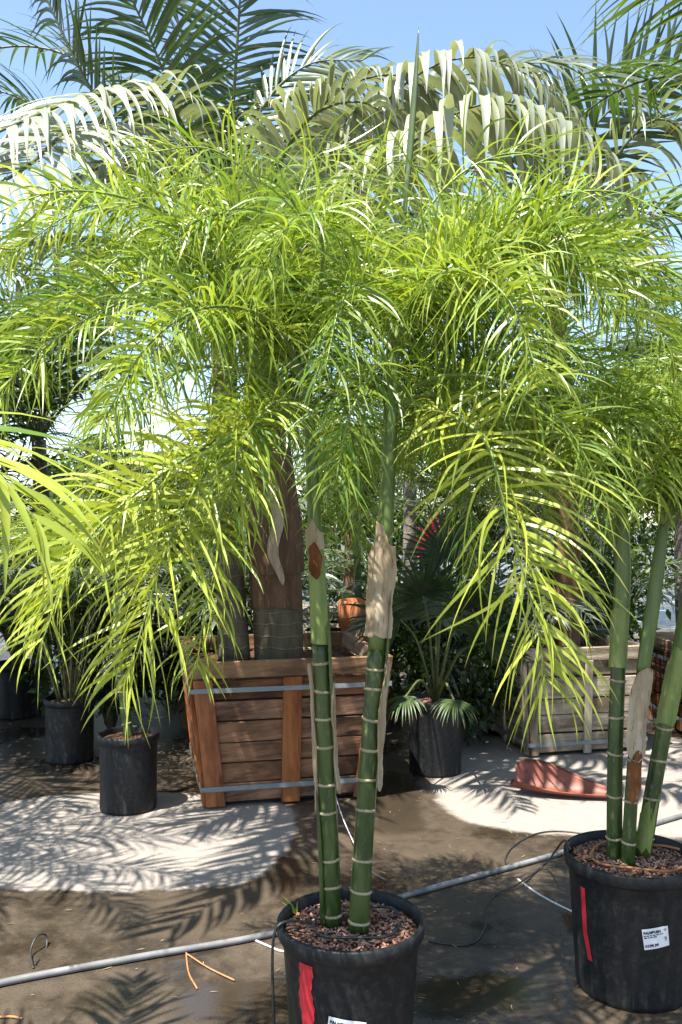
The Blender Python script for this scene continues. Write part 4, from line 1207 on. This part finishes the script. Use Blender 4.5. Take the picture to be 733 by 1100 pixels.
for k in range(7):
    w, dd, z = 1.5 + .1 * random.random(), .5, .02 + k * .09
    x0 = -.75 + random.uniform(-.05, .05)
    hexa('board', [(x0, -dd / 2, z), (x0 + w, -dd / 2, z), (x0 + w, dd / 2, z), (x0, dd / 2, z)],
         [(x0, -dd / 2, z + .045), (x0 + w, -dd / 2, z + .045), (x0 + w, dd / 2, z + .045), (x0, dd / 2, z + .045)], 'wood_pale', bs)
    for x in (-.55, 0, .55):
        hexa('spacer', [(x - .04, -dd / 2 + .02, z - .0445), (x + .04, -dd / 2 + .02, z - .0445), (x + .04, dd / 2 - .02, z - .0445), (x - .04, dd / 2 - .02, z - .0445)] if k else [(x - .04, -.2, 0), (x + .04, -.2, 0), (x + .04, .2, 0), (x - .04, .2, 0)],
             [(x - .04, -dd / 2 + .02, z - .0005), (x + .04, -dd / 2 + .02, z - .0005), (x + .04, dd / 2 - .02, z - .0005), (x - .04, dd / 2 - .02, z - .0005)], 'wood_box', bs)

# =================================================================== SMALL THINGS ON THE GROUND
def pipe_pt(px, py, z): return G(px, py, z)
pz = .013
loose_tube('irrigation_pipe', [pipe_pt(-120, 1088, pz), pipe_pt(0, 1056, pz), pipe_pt(150, 1028, pz), pipe_pt(300, 1001, pz), pipe_pt(450, 958, pz), pipe_pt(600, 917, pz), pipe_pt(733, 876, pz), pipe_pt(860, 842, pz)], .0125, 'pipe',
           'straight grey irrigation pipe lying across the wet ground', 'pipe', 10, 80)
tz = .0045
loose_tube('drip_tube', [P(613, 912, 2.96), P(606, 903, 3.1), P(596, 915, 3.45)] + [G(586, 928, .03), G(556, 950, .02), G(528, 965, tz), G(520, 998, tz), G(506, 1014, tz), G(480, 1014, tz), G(461, 1010, tz)], .0042, 'tube',
           'black drip tube curving from the right pot to the front pot', 'tube', 6, 80)
loose_tube('drip_tube', [G(640, 897, .004), G(601, 893, tz), G(575, 896, tz), G(553, 908, tz), G(543, 922, tz), G(546, 934, tz)], .004, 'tube', 'short black drip tube arc beside the pipe', 'tube', 6, 50)
loose_tube('drip_tube', [G(556, 944, .004), G(575, 958, tz), G(596, 970, tz), G(625, 984, tz)], .004, 'paletube', 'pale drip tube running towards the right pot', 'tube', 6, 30)
loose_tube('drip_tube', [G(270, 1008, .004), G(288, 1016, tz), G(305, 1022, tz), G(330, 1020, tz)], .004, 'paletube', 'pale drip tube left of the front pot', 'tube', 6, 30)
loose_tube('support_cord', [P(356, 838, 5.0), P(366, 872, 4.6), P(380, 905, 4.0), P(395, 932, 3.6), G(414, 945, .006)], .003, 'paletube', 'thin pale cord slanting behind the two stems', 'cord', 5, 40)
loose_tube('wire_loop', [G(36, 1040, .004), P(33, 1022, 3.25), P(40, 1006, 3.3), P(50, 1005, 3.35), P(49, 1022, 3.3), G(38, 1036, .004)], .0035, 'tube', 'small black wire loop standing by the pipe', 'wire', 5, 40)
loose_tube('fallen_twig', [G(200, 1022, .005), G(203, 1045, .006), G(212, 1062, .005)], .003, 'twig', 'orange-brown twig lying just below the pipe, pointing down', 'twig', 5, 16)
loose_tube('fallen_twig', [G(200, 1024, .009), G(225, 1040, .008), G(252, 1053, .006)], .003, 'twig', 'orange-brown twig lying just below the pipe, pointing right', 'twig', 5, 16)
loose_tube('fallen_twig', [G(-5, 1093, .005), G(12, 1092, .006), G(24, 1094, .005)], .004, 'twig', 'short orange twig in the bottom left corner', 'twig', 5, 12)
# coil of drip tube on the soil of both potted palms
def coil(c, r, z, label, mat, ph):
    pts = [c + Vector((r * (1 + .08 * math.sin(2 * a + ph)) * math.cos(a) + .02, r * .92 * math.sin(a) - .02, z + .007 * math.sin(3 * a + ph))) for a in np.linspace(.3, 6.2, 16)]
    return loose_tube('drip_ring', pts, .0042, mat, label, 'tube', 6, 70)
coil(FP, .125, FH - .002, 'black drip ring round the two stems on the front pot soil', 'tube', 0)
coil(RP, .15, RH - .004, 'brown drip ring round the three stems on the right pot soil', 'twig', 1)
loose_tube('drip_tube', [FP + Vector((-.10, -.02, FH - .006)), FP + Vector((-.19, -.05, FH + .01)), FP + Vector((-.222, -.07, FH - .03)), FP + Vector((-.222, -.08, FH - .2)), FP + Vector((-.21, -.09, .02))], .0042, 'tube', 'black drip tube hanging down the left side of the front pot', 'tube', 6, 40)
g = empty('weed_seedling', FP + Vector((-.165, .09, FH - .03)), 'tiny green grass seedling at the left rim of the front pot', 'weed')
V, A = leaf_strips(rng, np.zeros((4, 3)), np.array([(-.5, 0, 1), (-.9, .1, .8), (.1, .2, 1), (-.3, -.3, .9)]), np.array([(0, -1, .2)] * 4), np.array([.07, .06, .04, .045]), np.full(4, .008), 5, 2, .8, .6)
leaf_object('blade', V, A, 'feather', g)

# boat-shaped red-brown fallen palm sheath
def sheath(px, py, length, wid, rz):
    c = G(px, py)
    nu, nv = 18, 26
    th = .006
    rows = []
    for j in range(nv + 1):
        t = j / nv
        w = wid * 1.1 * (math.sin(math.pi * min(1, .015 + .985 * t ** .75)) ** .55 if t < 1 else 0) * (1 - .35 * t) + .006
        hgt = .115 * (1 - .75 * t) * (math.sin(math.pi * min(1, .10 + .9 * t ** .8)) ** .4 if t < 1 else 0.1) + .004
        lift = .03 * (1 - t) ** 3 + .02 * t ** 4
        x = -length / 2 + length * t
        row = []
        for i in range(nu + 1):
            a = -1 + 2 * i / nu
            back = 1.5 if a > 0 else .5
            y = w * a * (1 - .12 * a * a)
            z = hgt * abs(a) ** 2.2 * back + lift + .004 * math.sin(9 * t + 5 * a) * abs(a) + .003
            row.append(Vector((x + .02 * math.sin(3 * a), y, z)))
        rows.append(row)
    v = [p for r in rows for p in r] + [p + Vector((0, 0, th)) for r in rows for p in r]
    m = nu + 1; off = m * (nv + 1); f = []
    for j in range(nv):
        for i in range(nu):
            b = j * m + i
            f.append((b, b + m, b + m + 1, b + 1)); f.append((off + b, off + b + 1, off + b + m + 1, off + b + m))
    ring = [i for i in range(m)] + [j * m + nu for j in range(1, nv + 1)] + [nv * m + i for i in range(nu - 1, -1, -1)] + [j * m for j in range(nv - 1, 0, -1)]
    for k in range(len(ring)):
        a, b = ring[k], ring[(k + 1) % len(ring)]
        f.append((a, b, off + b, off + a))
    o = mesh_obj('fallen_sheath', v, f, 'sheathred', None, True, c)
    o.rotation_euler.z = rz
    return tag(o, 'curled reddish-brown boat-shaped palm sheath lying on the pale ground', 'palm sheath')
sheath(608, 855, .60, .115, R(-17))

# leaf litter on the ground
rg = np.random.default_rng(99); N = 800
pos = np.stack([rg.uniform(-2.4, 2.6, N), rg.uniform(2.3, 7.5, N), rg.uniform(.002, .006, N)], 1)
a = rg.uniform(0, 6.28, N)
V, A = leaf_strips(rg, pos, np.stack([np.cos(a), np.sin(a), rg.uniform(-.0, .12, N)], 1), np.tile((0, 0, 1.0), (N, 1)), rg.uniform(.008, .04, N), rg.uniform(.002, .007, N), 3, 2, 0, .8)
M['litter'] = leaf_material('dry_litter', (0.22, 0.14, 0.07), (0.34, 0.24, 0.13), trans=.1, tgain=(1, 1, 1))
lt = leaf_object('leaf_litter', V, A, 'litter', None)
tag(lt, 'scattered dry leaf litter on the wet ground', 'leaf litter', kind='stuff')
